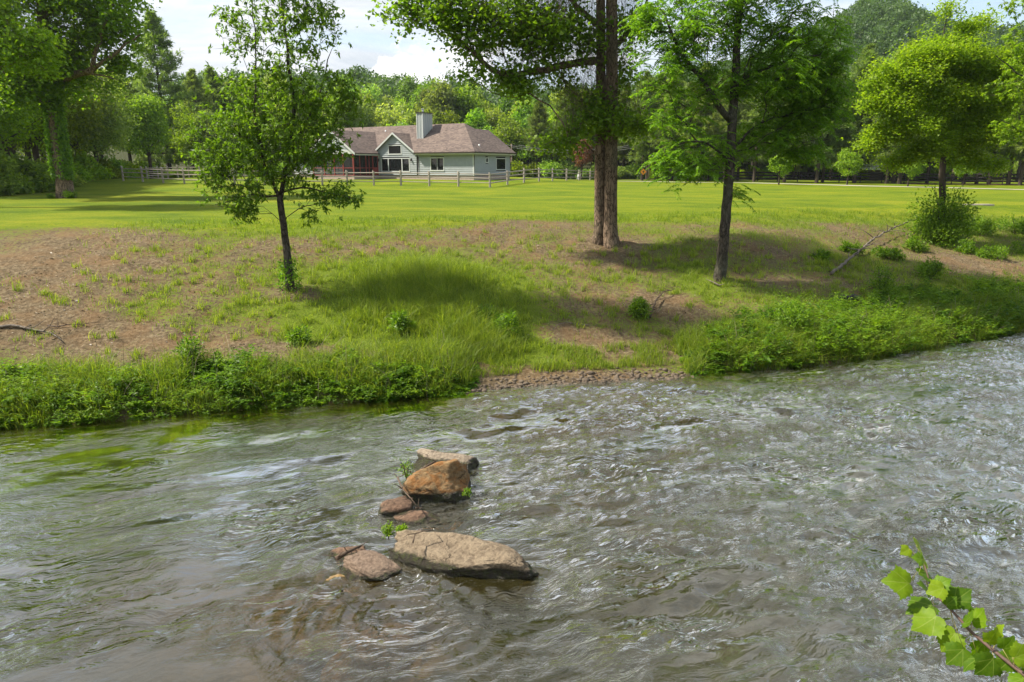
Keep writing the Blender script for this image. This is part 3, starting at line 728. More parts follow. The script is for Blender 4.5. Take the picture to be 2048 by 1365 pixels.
def plant_tree(name, label, cat, base, trunks, A, bark, leafm, fol, grow_kw={}, group=None, twig=True, flare=None):
    root = empty(name, base); tag(root, label, cat, group)
    b = np.asarray(base, float)
    pos, par, rad, fx = grow(trunks, A, **grow_kw)
    wm = wood_meshes(pos, par, rad, fx)
    V = np.concatenate(wm[0][0]); Q = np.concatenate(wm[0][1])
    if flare is not None:
        for (fc, fr, amp) in flare:        # root flare with ribs
            dz = np.clip(1 - (V[:, 2] - fc[2] + .15) / fr, 0, 1) ** 2.2; dx = V[:, :2] - np.array(fc[:2])[None]
            near = (np.hypot(*dx.T) < 1.3); a = np.arctan2(dx[:, 1], dx[:, 0]); k = 1 + amp * dz * (0.75 + .45 * np.sin(a * 4 + .5) + .3 * np.sin(a * 7 + 1))
            V[:, :2] = np.where(near[:, None], np.array(fc[:2])[None] + dx * k[:, None], V[:, :2])
    obj('trunk', mesh_np('trunk', V - b, Q, bark, None, True), root)
    P, D, Nn, LL, WW, rnd, tips = foliage(A, **fol)
    cr = obj('crown', leaf_mesh('crown', P - b, D, Nn, LL, WW, leafm, rnd), root)
    if wm[1][0]:
        V = np.concatenate(wm[1][0]); Q = np.concatenate(wm[1][1]); Fl = [Q]
        if twig:
            tv, tf = twig_ribbons(A, tips); Fl.append(tf + len(V)); V = np.concatenate([V, tv])
        obj('branchwork', mesh_np('branchwork', V - b, Fl, bark, None, True), root)
    return root

def limb(pts, Y):      # pts (px,py,dy,radius)
    return [(*at_y(px, py, Y + dy), r) for px, py, dy, r in pts]

# small tree with an airy crown, left of centre
B = gp(580, 580); Yt = B[1]
tr = densify([(*B - np.array([0, 0, .15]), .15)] + limb([(577, 530, 0, .115), (570, 470, 0, .10), (560, 400, 0, .09)], Yt), .3, .008, 1)
l1 = densify(limb([(560, 400, 0, .075), (570, 350, .1, .065), (585, 290, .2, .055), (590, 200, .2, .045), (572, 90, .1, .036), (560, -40, 0, .03), (555, -400, 0, .01)], Yt), .35, .02, 2)
l2 = densify(limb([(558, 395, 0, .06), (540, 360, -.2, .05), (520, 300, -.4, .04), (505, 220, -.3, .03), (515, 110, -.2, .02), (505, 0, -.2, .012)], Yt), .35, .02, 3)
l3 = densify(limb([(580, 310, .2, .04), (610, 250, .4, .034), (640, 190, .5, .026), (655, 120, .5, .016)], Yt), .35, .02, 4)
l5 = densify(limb([(556, 392, 0, .035), (520, 385, -.3, .028), (480, 395, -.4, .02), (430, 410, -.4, .01)], Yt), .3, .02, 6)
l4 = densify(limb([(565, 385, 0, .035), (600, 370, -.3, .028), (650, 385, -.5, .02), (700, 395, -.6, .01)], Yt), .3, .02, 5)
bl = px_blobs([(560, 60, 130, 90, 0, 1.2, .85), (500, 150, 90, 60, -.2, 1.1, .7), (600, 190, 120, 60, .1, 1.3, .9), (640, 190, 70, 45, .2, 1.0, 1.1), (470, 250, 85, 50, -.2, 1.2, 1.3), (580, 270, 130, 46, 0, 1.5, 1.5),
                (440, 310, 60, 34, -.2, 1.0, 1.5), (560, 330, 95, 40, -.1, 1.2, 1.5), (635, 305, 60, 30, .1, 1.0, .9), (690, 225, 40, 30, .1, .7, .6), (475, 390, 66, 30, -.3, .9, 1.8), (440, 350, 44, 26, -.3, .8, 1.3), (655, 392, 66, 24, -.4, .6, 3.2), (700, 400, 26, 13, -.5, .3, 1.6), (615, 432, 18, 16, -.4, .3, 1.6),
                (490, 425, 40, 14, -.4, .3, 2.0), (620, 20, 60, 60, 0, 1, .35), (450, 40, 40, 40, -.1, .8, .4), (560, -110, 130, 90, 0, 1.4, .9), (555, -270, 120, 90, 0, 1.4, 1.2), (550, -430, 90, 90, 0, 1.1, 1.2)], Yt)
A = blob_points(bl, 1120, 5, .35)
plant_tree('young_ash_tree', 'slender young tree with open airy crown and vine-wrapped base, left of centre on the bank', 'tree', B, [tr, l1, l2, l3, l4, l5], A,
           M['bark_dark'], M['leaf_a'], dict(kind='fan', seed=6, per=6, spread=.20, L=.14, W=.058, droop=.3), dict(bf=.4, seed=7, tip=.0045))
TREE1 = B

# twin-trunk tree in the middle
B = gp(1212, 488); Yt = B[1]
def twin(px0, dy, r0, seed):
    return densify([(at_y(px0, 492, Yt + dy)[0], Yt + dy, B[2] - .25, r0 * 1.18)] + limb([(px0 + 0, 440, dy, r0), (px0 + 1, 300, dy, r0 * .94), (px0 + 3, 150, dy, r0 * .86), (px0 + 2, 0, dy, r0 * .78), (px0 + 6, -300, dy, r0 * .55), (px0 + 10, -560, dy, r0 * .3)], Yt), .5, .004, seed)
t1 = twin(1221, -.08, .25, 11); t2 = twin(1199, .12, .205, 12)
a1 = densify(limb([(1205, 125, 0, .15), (1160, 122, -.4, .13), (1100, 138, -.8, .115), (1040, 150, -1.1, .10), (985, 150, -1.3, .09), (960, 118, -1.4, .075), (930, 85, -1.5, .06), (890, 62, -1.6, .045), (840, 25, -1.6, .035), (790, 5, -1.7, .018)], Yt), .35, .02, 13)
a2 = densify(limb([(1225, 90, 0, .09), (1265, 70, .5, .07), (1290, 20, .8, .05), (1310, -60, 1.0, .03)], Yt), .35, .02, 14)
a3 = densify(limb([(1205, 60, 0, .11), (1150, 10, -.2, .085), (1100, -60, -.5, .06), (1030, -150, -.8, .04)], Yt), .35, .02, 15)
a4 = densify(limb([(1222, 200, 0, .04), (1180, 235, -.5, .03), (1130, 270, -.9, .02), (1090, 290, -1.1, .012)], Yt), .3, .02, 16)
bl = px_blobs([(800, 20, 50, 36, -1.7, .8, 1.0), (880, 20, 70, 42, -1.6, 1.2, 1.1), (960, 50, 80, 45, -1.4, 1.3, 1.2), (1050, 50, 90, 50, -1.0, 1.5, 1.2), (1010, 150, 90, 30, -1.2, .9, 1.2), (1050, 180, 45, 22, -1.1, .6, 1.1), (935, 150, 40, 16, -1.4, .5, .8), (940, 95, 60, 20, -1.4, .6, .9),
                (1120, 100, 80, 50, -.7, 1.2, .8), (1150, 40, 70, 55, -.5, 1.2, .8), (1180, 180, 60, 30, -.3, .8, .9), (1190, 240, 75, 34, -.5, .8, 1.2), (1130, 285, 48, 24, -.9, .7, 1.5), (1245, 250, 70, 30, .3, 1.0, 1.3), (1260, 60, 50, 50, .4, 1.2, .9), (1260, 150, 45, 45, .3, .9, .6), (1270, 245, 40, 18, .2, .6, 1.2),
                (1000, -60, 170, 60, -1, 2, .5), (1150, -150, 200, 120, 0, 3, .5), (1250, -330, 180, 150, 0, 2.5, .5), (1200, -520, 120, 110, 0, 2, .35), (840, -50, 90, 30, -1.5, 1, .7)], Yt)
A = blob_points(bl, 900, 17, .5)
ROOT_C = (B + np.array([0, 0.03, 0]))
plant_tree('twin_trunk_tree', 'tall tree of two joined trunks in the middle, one long leafy limb reaching left', 'tree', B, [t1, t2, a1, a2, a3, a4], A,
           M['bark'], M['leaf_b'], dict(kind='broad', seed=18, per=32, spread=.29, L=.15, W=.15, droop=.35, flat=.75), dict(bf=.35, seed=19, tip=.0055),
           flare=[((B[0], B[1] + .03, B[2]), .9, .5)])

# walnut at the right of centre
B = gp(1438, 560); Yt = B[1]
tr = densify([(*B - np.array([0, 0, .2]), .22)] + limb([(1446, 500, 0, .17), (1455, 400, 0, .155), (1461, 300, 0, .145), (1466, 235, 0, .135), (1472, 120, 0, .12), (1480, 0, 0, .10), (1486, -200, 0, .07), (1490, -380, 0, .03)], Yt), .35, .012, 21)
b1 = densify(limb([(1459, 240, 0, .11), (1432, 200, -.2, .09), (1405, 165, -.4, .075), (1385, 135, -.5, .06), (1350, 90, -.6, .045), (1330, 30, -.6, .03)], Yt), .3, .02, 22)
b2 = densify(limb([(1466, 165, 0, .08), (1520, 140, .2, .06), (1580, 120, .3, .045), (1640, 110, .3, .025)], Yt), .3, .02, 23)
b3 = densify(limb([(1462, 300, 0, .05), (1510, 250, .3, .04), (1570, 230, .4, .03), (1630, 230, .5, .018)], Yt), .3, .02, 24)
b4 = densify(limb([(1460, 320, 0, .04), (1415, 285, -.3, .032), (1370, 280, -.5, .024), (1330, 300, -.6, .015)], Yt), .3, .02, 25)
bl = px_blobs([(1400, 50, 130, 70, -.2, 1.4, 1.2), (1560, 60, 120, 70, .2, 1.4, 1.3), (1330, 130, 60, 60, -.5, 1.0, 1.2), (1420, 160, 80, 50, -.2, 1.2, 1.1), (1560, 160, 120, 60, .2, 1.4, 1.9), (1650, 120, 45, 60, .3, .9, 2.0), (1650, 200, 50, 50, .3, .9, 2.2), (1590, 300, 60, 28, .3, .8, 1.8), (1350, 230, 55, 50, -.5, 1.0, 1.2), (1600, 240, 85, 42, .4, 1.1, 2.2),
                (1520, 280, 70, 36, .2, 1.0, 1.3), (1340, 320, 48, 40, -.6, .8, 1.4), (1390, 335, 34, 30, -.5, .6, 1.3), (1355, 365, 34, 16, -.6, .5, 1.2), (1430, 300, 44, 40, -.1, .6, 1.1), (1475, 390, 20, 10, .1, .3, 1.2), (1460, 330, 40, 26, 0, .5, .6), (1480, -60, 180, 80, 0, 2, .8), (1490, -220, 150, 110, 0, 1.8, .7), (1680, 60, 28, 26, .3, .5, 1.0), (1300, 40, 40, 50, -.4, .8, 1.1)], Yt)
A = blob_points(bl, 1750, 27)
plant_tree('walnut_tree', 'dark straight-trunked tree with dense drooping feather leaves, right of the middle', 'tree', B, [tr, b1, b2, b3, b4], A,
           M['bark_dark'], M['leaf_c'], dict(kind='frond', seed=28, per=18, spread=.19, L=.105, W=.045, droop=.45, flat=.8), dict(bf=.35, seed=29, tip=.006),
           flare=[((B[0], B[1], B[2]), .5, .22)])

# yellowish tree on the right
B = gp(1882, 478); Yt = B[1]
tr = densify([(*B - np.array([0, 0, .2]), .17)] + limb([(1886, 420, 0, .15), (1884, 350, 0, .135), (1890, 290, 0, .125), (1878, 240, 0, .115), (1888, 195, 0, .10)], Yt), .3, .03, 31)
b1 = densify(limb([(1888, 197, 0, .08), (1920, 170, .3, .065), (1950, 140, .5, .045), (1975, 100, .6, .025)], Yt), .3, .03, 32)
b2 = densify(limb([(1884, 200, 0, .055), (1840, 198, -.5, .045), (1800, 190, -.8, .03), (1765, 180, -1, .015)], Yt), .3, .03, 33)
b3 = densify(limb([(1886, 200, 0, .06), (1880, 140, .2, .05), (1885, 80, .2, .03), (1895, 20, .2, .014), (1890, 0, .2, .008)], Yt), .3, .03, 34)
b4 = densify(limb([(1886, 300, 0, .04), (1930, 270, -.3, .03), (1965, 250, -.5, .015)], Yt), .3, .03, 35)
bl = px_blobs([(1880, 115, 70, 36, 0, 1.6, 1.2), (1820, 150, 50, 30, -.6, 1.2, 1.2), (1960, 140, 55, 36, .4, 1.4, 1.1), (1775, 200, 48, 24, -.8, 1.0, 1.3), (1870, 190, 70, 34, .5, 1.4, 1.0), (1960, 210, 60, 32, .2, 1.4, 1.1), (1770, 262, 34, 20, -.6, .9, 1.2), (1820, 250, 50, 28, -.9, 1.0, 1.1), (1940, 265, 66, 32, -.4, 1.3, 1.3),
                (1860, 290, 50, 24, -.8, .9, 1.0), (1935, 315, 50, 16, .1, .9, 1.0), (1820, 312, 36, 12, -.4, .7, 1.0), (2000, 190, 30, 40, .2, 1.0, 1.0), (1905, 200, 60, 40, -.6, 1.0, .7), (1735, 215, 16, 10, -.8, .4, 1.5), (1745, 285, 20, 10, -.6, .4, 1.5), (2015, 110, 24, 16, .4, .6, 1.2), (2010, 265, 26, 14, .2, .6, 1.3), (1760, 125, 22, 12, -.6, .5, 1.4), (1800, 95, 24, 14, -.4, .6, 1.3), (1980, 330, 26, 12, 0, .6, 1.2), (1780, 330, 22, 12, -.5, .5, 1.3), (1915, 80, 50, 16, 0, .8, .9), (1750, 165, 20, 12, -.8, .5, 1.2)], Yt)
A = np.concatenate([blob_points(bl, 1250, 37, .6), blob_points(px_blobs([(1890, 30, 14, 36, .2, .4, 1), (1940, 50, 40, 16, .4, .5, 1), (1975, 40, 22, 14, .5, .4, 1), (1850, 60, 18, 14, 0, .4, 1)], Yt), 34, 38)])
plant_tree('yellow_green_tree', 'rounded yellow-green tree with a crooked trunk, rising behind the leafy bush on the right bank', 'tree', B, [tr, b1, b2, b3, b4], A,
           M['bark_far'], M['leaf_d'], dict(kind='broad', seed=38, per=66, spread=.26, L=.125, W=.08, droop=.2, flat=.7), dict(bf=.3, seed=39, tip=.0035))

# tree beyond the right edge, its boughs hanging into view
Yt = 29.0; x_ = at_y(2200, 420, Yt)[0]; B = np.array([x_, Yt, float(height(x_, Yt))])
tr = densify([(*B - np.array([0, 0, .2]), .24), (x_, Yt, B[2] + 3, .2), (x_ - .2, Yt, B[2] + 7, .14), (x_, Yt, B[2] + 11, .05)], .4, .02, 41)
b1 = densify([(x_, Yt, B[2] + 3.2, .08)] + limb([(2130, 200, -.2, .05), (2050, 160, -.3, .03), (1990, 110, -.4, .012)], Yt), .3, .03, 42)
b2 = densify([(x_, Yt, B[2] + 2.6, .07)] + limb([(2130, 290, -.4, .045), (2050, 270, -.5, .025), (2000, 240, -.5, .012)], Yt), .3, .03, 43)
b3 = densify([(x_, Yt, B[2] + 5.2, .07)] + limb([(2150, 40, -.2, .045), (2070, 0, -.3, .03), (2005, 0, -.3, .012)], Yt), .3, .03, 43)
bl = px_blobs([(2050, 80, 50, 60, 0, .9, 1), (2030, 180, 55, 42, -.2, .8, 1.1), (2055, 270, 60, 40, -.3, .9, 1.1), (2010, 250, 30, 22, -.3, .5, 1.1), (2020, 10, 50, 18, -.2, .6, .7), (2150, 100, 120, 160, 0, 2, .7), (2250, -50, 180, 150, 0, 2, .6), (2035, 120, 30, 28, 0, .6, 1)], Yt)
A = blob_points(bl, 480, 47)
plant_tree('bright_leafy_tree', 'bright green tree cut off by the right edge, only its hanging boughs in view', 'tree', B, [tr, b1, b2, b3], A,
           M['bark_dark'], M['leaf_e'], dict(kind='fan', seed=48, per=9, spread=.16, L=.15, W=.06, droop=.4), dict(bf=.3, seed=49, tip=.005))

# big tree on the left with vines up its trunk
B = gp(133, 396); Yt = B[1]
def P4(px, py, dy, r): return (*at_y(px, py, Yt + dy), r)
tr = densify([(B[0], B[1], B[2] - .3, .56), P4(127, 360, 0, .48), P4(118, 300, 0, .44), P4(108, 220, 0, .40), P4(100, 150, 0, .37), P4(88, 80, 0, .33), P4(82, 0, 0, .28), P4(80, -160, 0, .14), P4(84, -270, 0, .04)], .6, .02, 51)
b1 = densify([P4(102, 165, 0, .24), P4(135, 155, -.5, .22), P4(165, 146, -1, .20), P4(183, 148, -1.2, .18), P4(200, 130, -1.2, .12), P4(240, 100, -1.5, .08), P4(280, 70, -1.6, .04)], .5, .04, 52)
b2 = densify([P4(183, 146, -1.2, .14), P4(190, 110, -1.2, .12), P4(205, 60, -1.3, .09), P4(225, 10, -1.4, .05)], .5, .04, 53)
b3 = densify([P4(85, 30, 0, .2), P4(130, 10, -.5, .15), P4(180, 0, -1, .11), P4(230, -60, -1, .05)], .5, .04, 54)
b4 = densify([P4(105, 210, 0, .14), P4(60, 190, -1.5, .1), P4(10, 150, -3, .06)], .5, .04, 55)
b5 = densify([P4(183, 148, -1.2, .07), P4(205, 152, -1.3, .05), P4(235, 160, -1.4, .03)], .5, .03, 56)
bl = px_blobs([(140, 90, 90, 60, -.5, 3.5, 1.0), (235, 80, 55, 50, -1.5, 2.2, .9), (200, 20, 90, 50, -1, 3, .8), (250, 130, 40, 26, -1.5, 1.5, .8), (100, 165, 70, 40, 0, 3, 1.3), (30, 190, 70, 40, -2, 3, 1.4), (60, 110, 90, 60, -1, 3.5, 1.4), (200, 190, 40, 22, -1.2, 1.5, .4), (100, -60, 190, 80, 0, 5, .8), (60, -200, 150, 90, 0, 3.5, .5),
                (280, 75, 20, 14, -1.6, .8, .9), (130, 30, 110, 50, -.5, 3, .9)], Yt)
A = blob_points(bl, 600, 57)
T_LEFT = (B, tr)
plant_tree('vine_clad_tree', 'large tree at the left, bright vines up both sides of its thick leaning trunk', 'tree', B, [tr, b1, b2, b3, b4, b5], A,
           M['bark'], M['leaf_b'], dict(kind='broad', seed=58, per=44, spread=.50, L=.25, W=.22, droop=.3, flat=.7), dict(bf=.3, seed=59, tip=.008, step=.6),
           flare=[((B[0], B[1], B[2]), .8, .22)])
# yellow-green neighbour at the left edge, nearer
Yt = 36.0; x_ = at_y(-130, 400, Yt)[0]; B = np.array([x_, Yt, float(height(x_, Yt))])
tr = densify([(*B - np.array([0, 0, .2]), .3), (x_, Yt, B[2] + 5, .25), (x_ + .4, Yt, B[2] + 10, .15), (x_, Yt, B[2] + 14, .05)], .5, .03, 61)
b1 = densify([(x_, Yt, B[2] + 5, .1)] + limb([(0, 140, -.4, .07), (50, 110, -.6, .05), (95, 80, -.7, .02)], Yt), .4, .03, 62)
bl = px_blobs([(20, 60, 60, 50, -.4, 1.6, 1.2), (60, 110, 55, 36, -.6, 1.4, 1.2), (5, 110, 50, 40, -.5, 1.4, 1.2), (90, 80, 26, 30, -.7, .9, 1.0), (-80, 60, 100, 120, 0, 2.5, .8), (15, 20, 40, 24, -.4, 1, .8), (-100, -100, 120, 120, 0, 3, .6)], Yt)
A = blob_points(bl, 330, 67)
plant_tree('bright_leafy_tree', 'yellow-green tree at the left edge, its bright boughs in front of the vine-clad tree', 'tree', B, [tr, b1], A,
           M['bark'], M['leaf_e'], dict(kind='broad', seed=68, per=52, spread=.40, L=.19, W=.16, droop=.3, flat=.7), dict(bf=.3, seed=69, tip=.007))

# ------------------------------------------------------------------ leafy shells: vines, bushes, prototypes
def shell_bush(c, dims, n, L, W, seed, nblob=14, up=.5, fill=.55):
    """leaf arrays of an uneven bush standing at c (dims = half width x,y and height)"""
    r = np.random.default_rng(seed)
    u = unit(r.normal(size=(nblob, 3))); u[:, 2] = np.abs(u[:, 2])
    C = u * np.array([dims[0], dims[1], dims[2]]) * (.35 + .45 * r.random((nblob, 1))); C[:, 2] = C[:, 2] * .9 + dims[2] * .12
    R = dims[2] * r.uniform(.22, .42, nblob)
    k = r.integers(0, nblob, n); d = unit(r.normal(size=(n, 3))); P = C[k] + d * (R[k] * r.uniform(.4, 1.1, n))[:, None] * np.array([1, 1, .85])
    P[:, 2] = np.maximum(P[:, 2], .02); D = d * .6 + r.normal(0, .5, (n, 3)) + np.array([0, 0, up * .4]); Nn = d * .5 + r.normal(0, .4, (n, 3)) + np.array([0, 0, .7])
    return P + np.asarray(c), D, Nn, L * r.uniform(.6, 1.3, n), W * r.uniform(.6, 1.2, n), r.beta(2, 2.3, n)
def stems(c, dims, n, seed, r0=.008):
    r = np.random.default_rng(seed); mb = MB()
    for _ in range(n):
        a = r.uniform(0, 2 * math.pi); e = np.array([math.cos(a) * dims[0] * .7, math.sin(a) * dims[1] * .7, dims[2] * r.uniform(.5, .95)])
        mb.tube([np.array([0, 0, -.08]), e * .45 + np.array([0, 0, dims[2] * .12]), e], [r0, r0 * .8, r0 * .3], 4)
    return mb
def bush(name, label, cat, base, dims, n, L, W, mat, seed, group=None, ns=10):
    root = empty(name, base); tag(root, label, cat, group)
    P, D, Nn, LL, WW, rn = shell_bush((0, 0, 0), dims, n, L, W, seed)
    obj('foliage', leaf_mesh('foliage', P, D, Nn, LL, WW, mat, rn), root)
    stems((0, 0, 0), dims, ns, seed, .006 + dims[2] * .004).build('stem', M['bark_dark'], root)
    return root
# bush round the foot of the yellowish tree
b_ = gp(1890, 472); bush('leafy_bush', 'dense dark green bush in front of the yellow-green tree on the right bank', 'bush', b_ + np.array([-.95, -1.25, -.25]), (1.15, .8, 3.0), 7500, .13, .075, M['leaf_b'], 71, ns=14)
# weeds one can pick out
for px, py, w_, h_, lb in ((388, 735, .28, .75, 'tall leafy weed sticking up from the left river bank'), (805, 668, .38, .62, 'round dark green weed in front of the tall grass patch'), (968, 640, .28, .55, 'small green weed at the right end of the tall grass patch'),
                          (1015, 668, .42, .62, 'broad weed right of the tall grass, above the gravel bar'), (1278, 635, .36, .62, 'green weed beside the grey dead branches'), (598, 690, .34, .45, 'bushy weed at the left end of the tall grass patch'),
                          (1860, 560, .6, .8, 'green shrub on the right slope below the dense dark bush'), (1580, 668, .5, .85, 'light green leafy weed at the left end of the right-hand thicket'),
                          (1760, 590, .4, 1.0, 'tall dark weed spike rising in the right-hand thicket')):
    c = gp(px, py); bush('leafy_weed', lb, 'plant', c, (w_, w_, h_), int(1100 * w_ / .35), .10, .038, M['weed'], int(px), ns=8)
# shrubs on the right slope
for i, (px, py, w_, h_) in enumerate(sorted(((1960, 470, 1.0, .9), (2030, 470, 1.1, 1.1), (1990, 520, .8, .6), (2060, 510, 1.0, .8), (1780, 520, .8, .5), (1830, 500, .7, .6), (1700, 505, .6, .4), (2120, 490, 1.2, 1.0), (1930, 505, .6, .5), (1640, 520, .6, .35)))):
    c = gp(px, py); bush('low_shrub', 'low tangled shrub on the right-hand slope, ' + nth(i) + ' of the low shrubs', 'shrub', c, (w_, w_, h_), int(1500 * w_), .12, .05, M['weed'], 300 + i, 'low shrubs on the right slope', 8)
# vines
def vine_on(axis_pts, radii, n, L, seed, zr, sides=None):
    r = np.random.default_rng(seed); ax = np.asarray(axis_pts); z = r.uniform(zr[0], zr[1], n)
    cx = np.interp(z, ax[:, 2], ax[:, 0]); cy_ = np.interp(z, ax[:, 2], ax[:, 1]); rr_ = np.interp(z, ax[:, 2], radii)
    a = r.uniform(0, 2 * math.pi, n) if sides is None else np.choose(r.integers(0, 2, n), [r.normal(sides[0], .42, n), r.normal(sides[1], .42, n)])
    d = np.stack([np.cos(a), np.sin(a), np.zeros(n)], 1); P = np.stack([cx, cy_, z], 1) + d * (rr_ + r.uniform(0, .14, n) * L * 8)[:, None]
    D = r.normal(0, .6, (n, 3)) + np.array([0, 0, -.3]); return P, D, d + r.normal(0, .35, (n, 3)), L * r.uniform(.6, 1.3, n), L * .8 * r.uniform(.6, 1.2, n), r.beta(2, 2, n) 
B, tr = T_LEFT
P, D, Nn, LL, WW, rn = vine_on(tr[:, :3], tr[:, 3], 5500, .16, 81, (B[2] + 1.2, B[2] + 6.8), (math.radians(200), math.radians(-15)))
o = obj('climbing_vine', leaf_mesh('climbing_vine', P, D, Nn, LL, WW, M['ivy'], rn)); tag(o, 'bright green vine climbing both sides of the thick left trunk', 'vine')
P, D, Nn, LL, WW, rn = vine_on(np.array([TREE1, TREE1 + np.array([-.03, 0, 1])]), [.26, .08], 520, .075, 82, (TREE1[2], TREE1[2] + .85))
P += np.random.default_rng(4).normal(0, .045, P.shape)
o = obj('climbing_vine', leaf_mesh('climbing_vine', P, D, Nn, LL, WW, M['ivy'], rn)); tag(o, 'dark vine wrapped round the foot of the slender young tree', 'vine')
bush('undergrowth', 'ring of weeds round the foot of the vine-clad tree', 'plant', T_LEFT[0] + np.array([.3, -.5, 0]), (1.4, .5, .45), 1300, .14, .05, M['weed'], 83)

def proto_decid(name, n, R, H, L, seed, nblob=34, narrow=1.0, trunk=True, mat=None):
    """returns (crown mesh, trunk mesh) with the foot at the origin; R crown radius, H height"""
    r = np.random.default_rng(seed)
    u = unit(r.normal(size=(nblob, 3))); rad = r.uniform(.45, .95, (nblob, 1))
    cz = H * .60; C = u * rad * np.array([R * .78, R * .78, H * .36]); C[:, 2] += cz
    C[:, :2] *= (1 - narrow * .35 * np.clip((C[:, 2] - cz) / (H * .4), -1, 1))[:, None]
    Rb = R * r.uniform(.24, .44, nblob)
    k = r.choice(nblob, n, p=Rb ** 2 / (Rb ** 2).sum()); d = unit(r.normal(size=(n, 3)) + np.array([0, 0, .25]))
    P = C[k] + d * (Rb[k] * r.uniform(.55, 1.12, n))[:, None] * np.array([1, 1, .8])
    D = d * .35 + r.normal(0, .6, (n, 3)); Nn = d * .8 + r.normal(0, .38, (n, 3)) + np.array([0, 0, .4])
    cm = leaf_mesh(name + '_crown', P, D, Nn, L * r.uniform(.6, 1.3, n), L * .75 * r.uniform(.6, 1.2, n), mat or M['leaf_bg'], r.beta(2, 2, n), .15)
    V, Q = tube_np(np.array([[0, 0, -.5], [.05, 0, H * .3], [0, .1, H * .6], [.1, 0, H * .9]]), np.array([H * .02, H * .015, H * .010, .02]) + .02, 6)
    Vs = [V]; Qs = [Q]; o_ = len(V)
    for i in range(0, nblob, 3):
        z0 = max(H * .25, C[i, 2] - H * .22); V, Q = tube_np(np.array([[0, 0, z0], [*(C[i, :2] * .5), (z0 + C[i, 2]) / 2], C[i]]), np.array([.07, .05, .02]) * H / 12, 4)
        Vs.append(V); Qs.append(Q + o_); o_ += len(V)
    return cm, mesh_np(name + '_trunk', np.concatenate(Vs), np.concatenate(Qs), M['bark_far'], None, True)
def proto_pine(name, H, R, base, seed, nw=17, nb=7, L=.55, dens=1.0, trunk_r=.34):
    r = np.random.default_rng(seed); Ps = []; Ds = []; Ns = []; Vs = []; Qs = []; o_ = 0
    V, Q = tube_np(np.array([[0, 0, -.5], [0.05, 0, H * .35], [-.05, 0, H * .7], [0, 0, H]]), np.array([trunk_r, trunk_r * .75, trunk_r * .4, .03]), 8)
    Vs.append(V); Qs.append(Q); o_ = len(V)
    for w_ in range(nw):
        t = w_ / (nw - 1); z = H * (base + (0.99 - base) * t ** .95)
        bl_ = R * (1 - t ** 1.8) ** .9 * (0.55 + .45 * min(1, t * 5)) + .35
        for b in range(nb):
            a = r.uniform(0, 2 * math.pi); l = bl_ * r.uniform(.6, 1.1); rise = r.uniform(-.12, .22) + .35 * t
            d = np.array([math.cos(a), math.sin(a), rise]); tip = np.array([0, 0, z]) + d * l; 
            V, Q = tube_np(np.array([[0, 0, z], [*(d[:2] * l * .5), z + rise * l * .35], tip]), np.array([.05, .035, .012]), 4); Vs.append(V); Qs.append(Q + o_); o_ += len(V)
            m = int(9 * dens * (0.4 + l / R)) + 2
            s = r.uniform(.25, 1.05, m); side = np.array([-math.sin(a), math.cos(a), 0])
            c = np.array([0, 0, z]) + d * (s * l)[:, None] + side * (r.normal(0, .22, m) * l * (1.15 - s))[:, None] + np.array([0, 0, 1.]) * r.normal(.05, .12, m)[:, None]
            k = 9; Ps.append(np.repeat(c, k, 0) + r.normal(0, .10, (m * k, 3))); Ds.append(np.repeat(np.tile(d, (m, 1)), k, 0) * .5 + r.normal(0, .6, (m * k, 3)) + np.array([0, 0, .35])); Ns.append(r.normal(0, .5, (m * k, 3)) + np.array([0, 0, 1.]))
    P = np.concatenate(Ps); D = np.concatenate(Ds); Nn = np.concatenate(Ns); n = len(P)
    cm = leaf_mesh(name + '_crown', P, D, Nn, L * r.uniform(.6, 1.2, n), L * .17 * r.uniform(.6, 1.3, n), M['needle'], r.beta(2, 2, n), .2)
    return cm, mesh_np(name + '_trunk', np.concatenate(Vs), np.concatenate(Qs), M['bark_far'], None, True)
FAR = [proto_decid('far%d' % i, 5200, 4.6, 13, .50, 100 + i, 40, (.6, 1.2, .9, .3, 1.4)[i]) for i in range(5)]
MID = [proto_decid('mid%d' % i, 12000, 5.0, 14, .30, 120 + i, 52, (.8, 1.1, .5)[i]) for i in range(3)]
PINE = [proto_pine('pine%d' % i, 20, 4.4, (.12, .25, .30)[i], 140 + i, 23, 9, .55, 1.5) for i in range(3)]
ROWP = [proto_pine('rowpine%d' % i, 19, 4.4, .20, 150 + i, 18, 8, .6, 1.3, .30) for i in range(2)]
YNG = [proto_decid('young%d' % i, 3800, 1.35, 3.7, .17, 160 + i, 30, .9, mat=M['leaf_e']) for i in range(2)]
def place(name, label, cat, proto, loc, sc=1.0, rz=None, group=None, sz=None):
    root = empty(name, loc, random.uniform(0, 6.28) if rz is None else rz); root.scale = (sc, sc, sz or sc)
    tag(root, label, cat, group)
    c = obj('crown', proto[0], root); t = obj('trunk', proto[1], root)
    return root
def on_ground(x, y): return (x, y, float(height(x, y)))
def col_at(px, Y): return (px - 1024) / F * Y * .969
placed = []
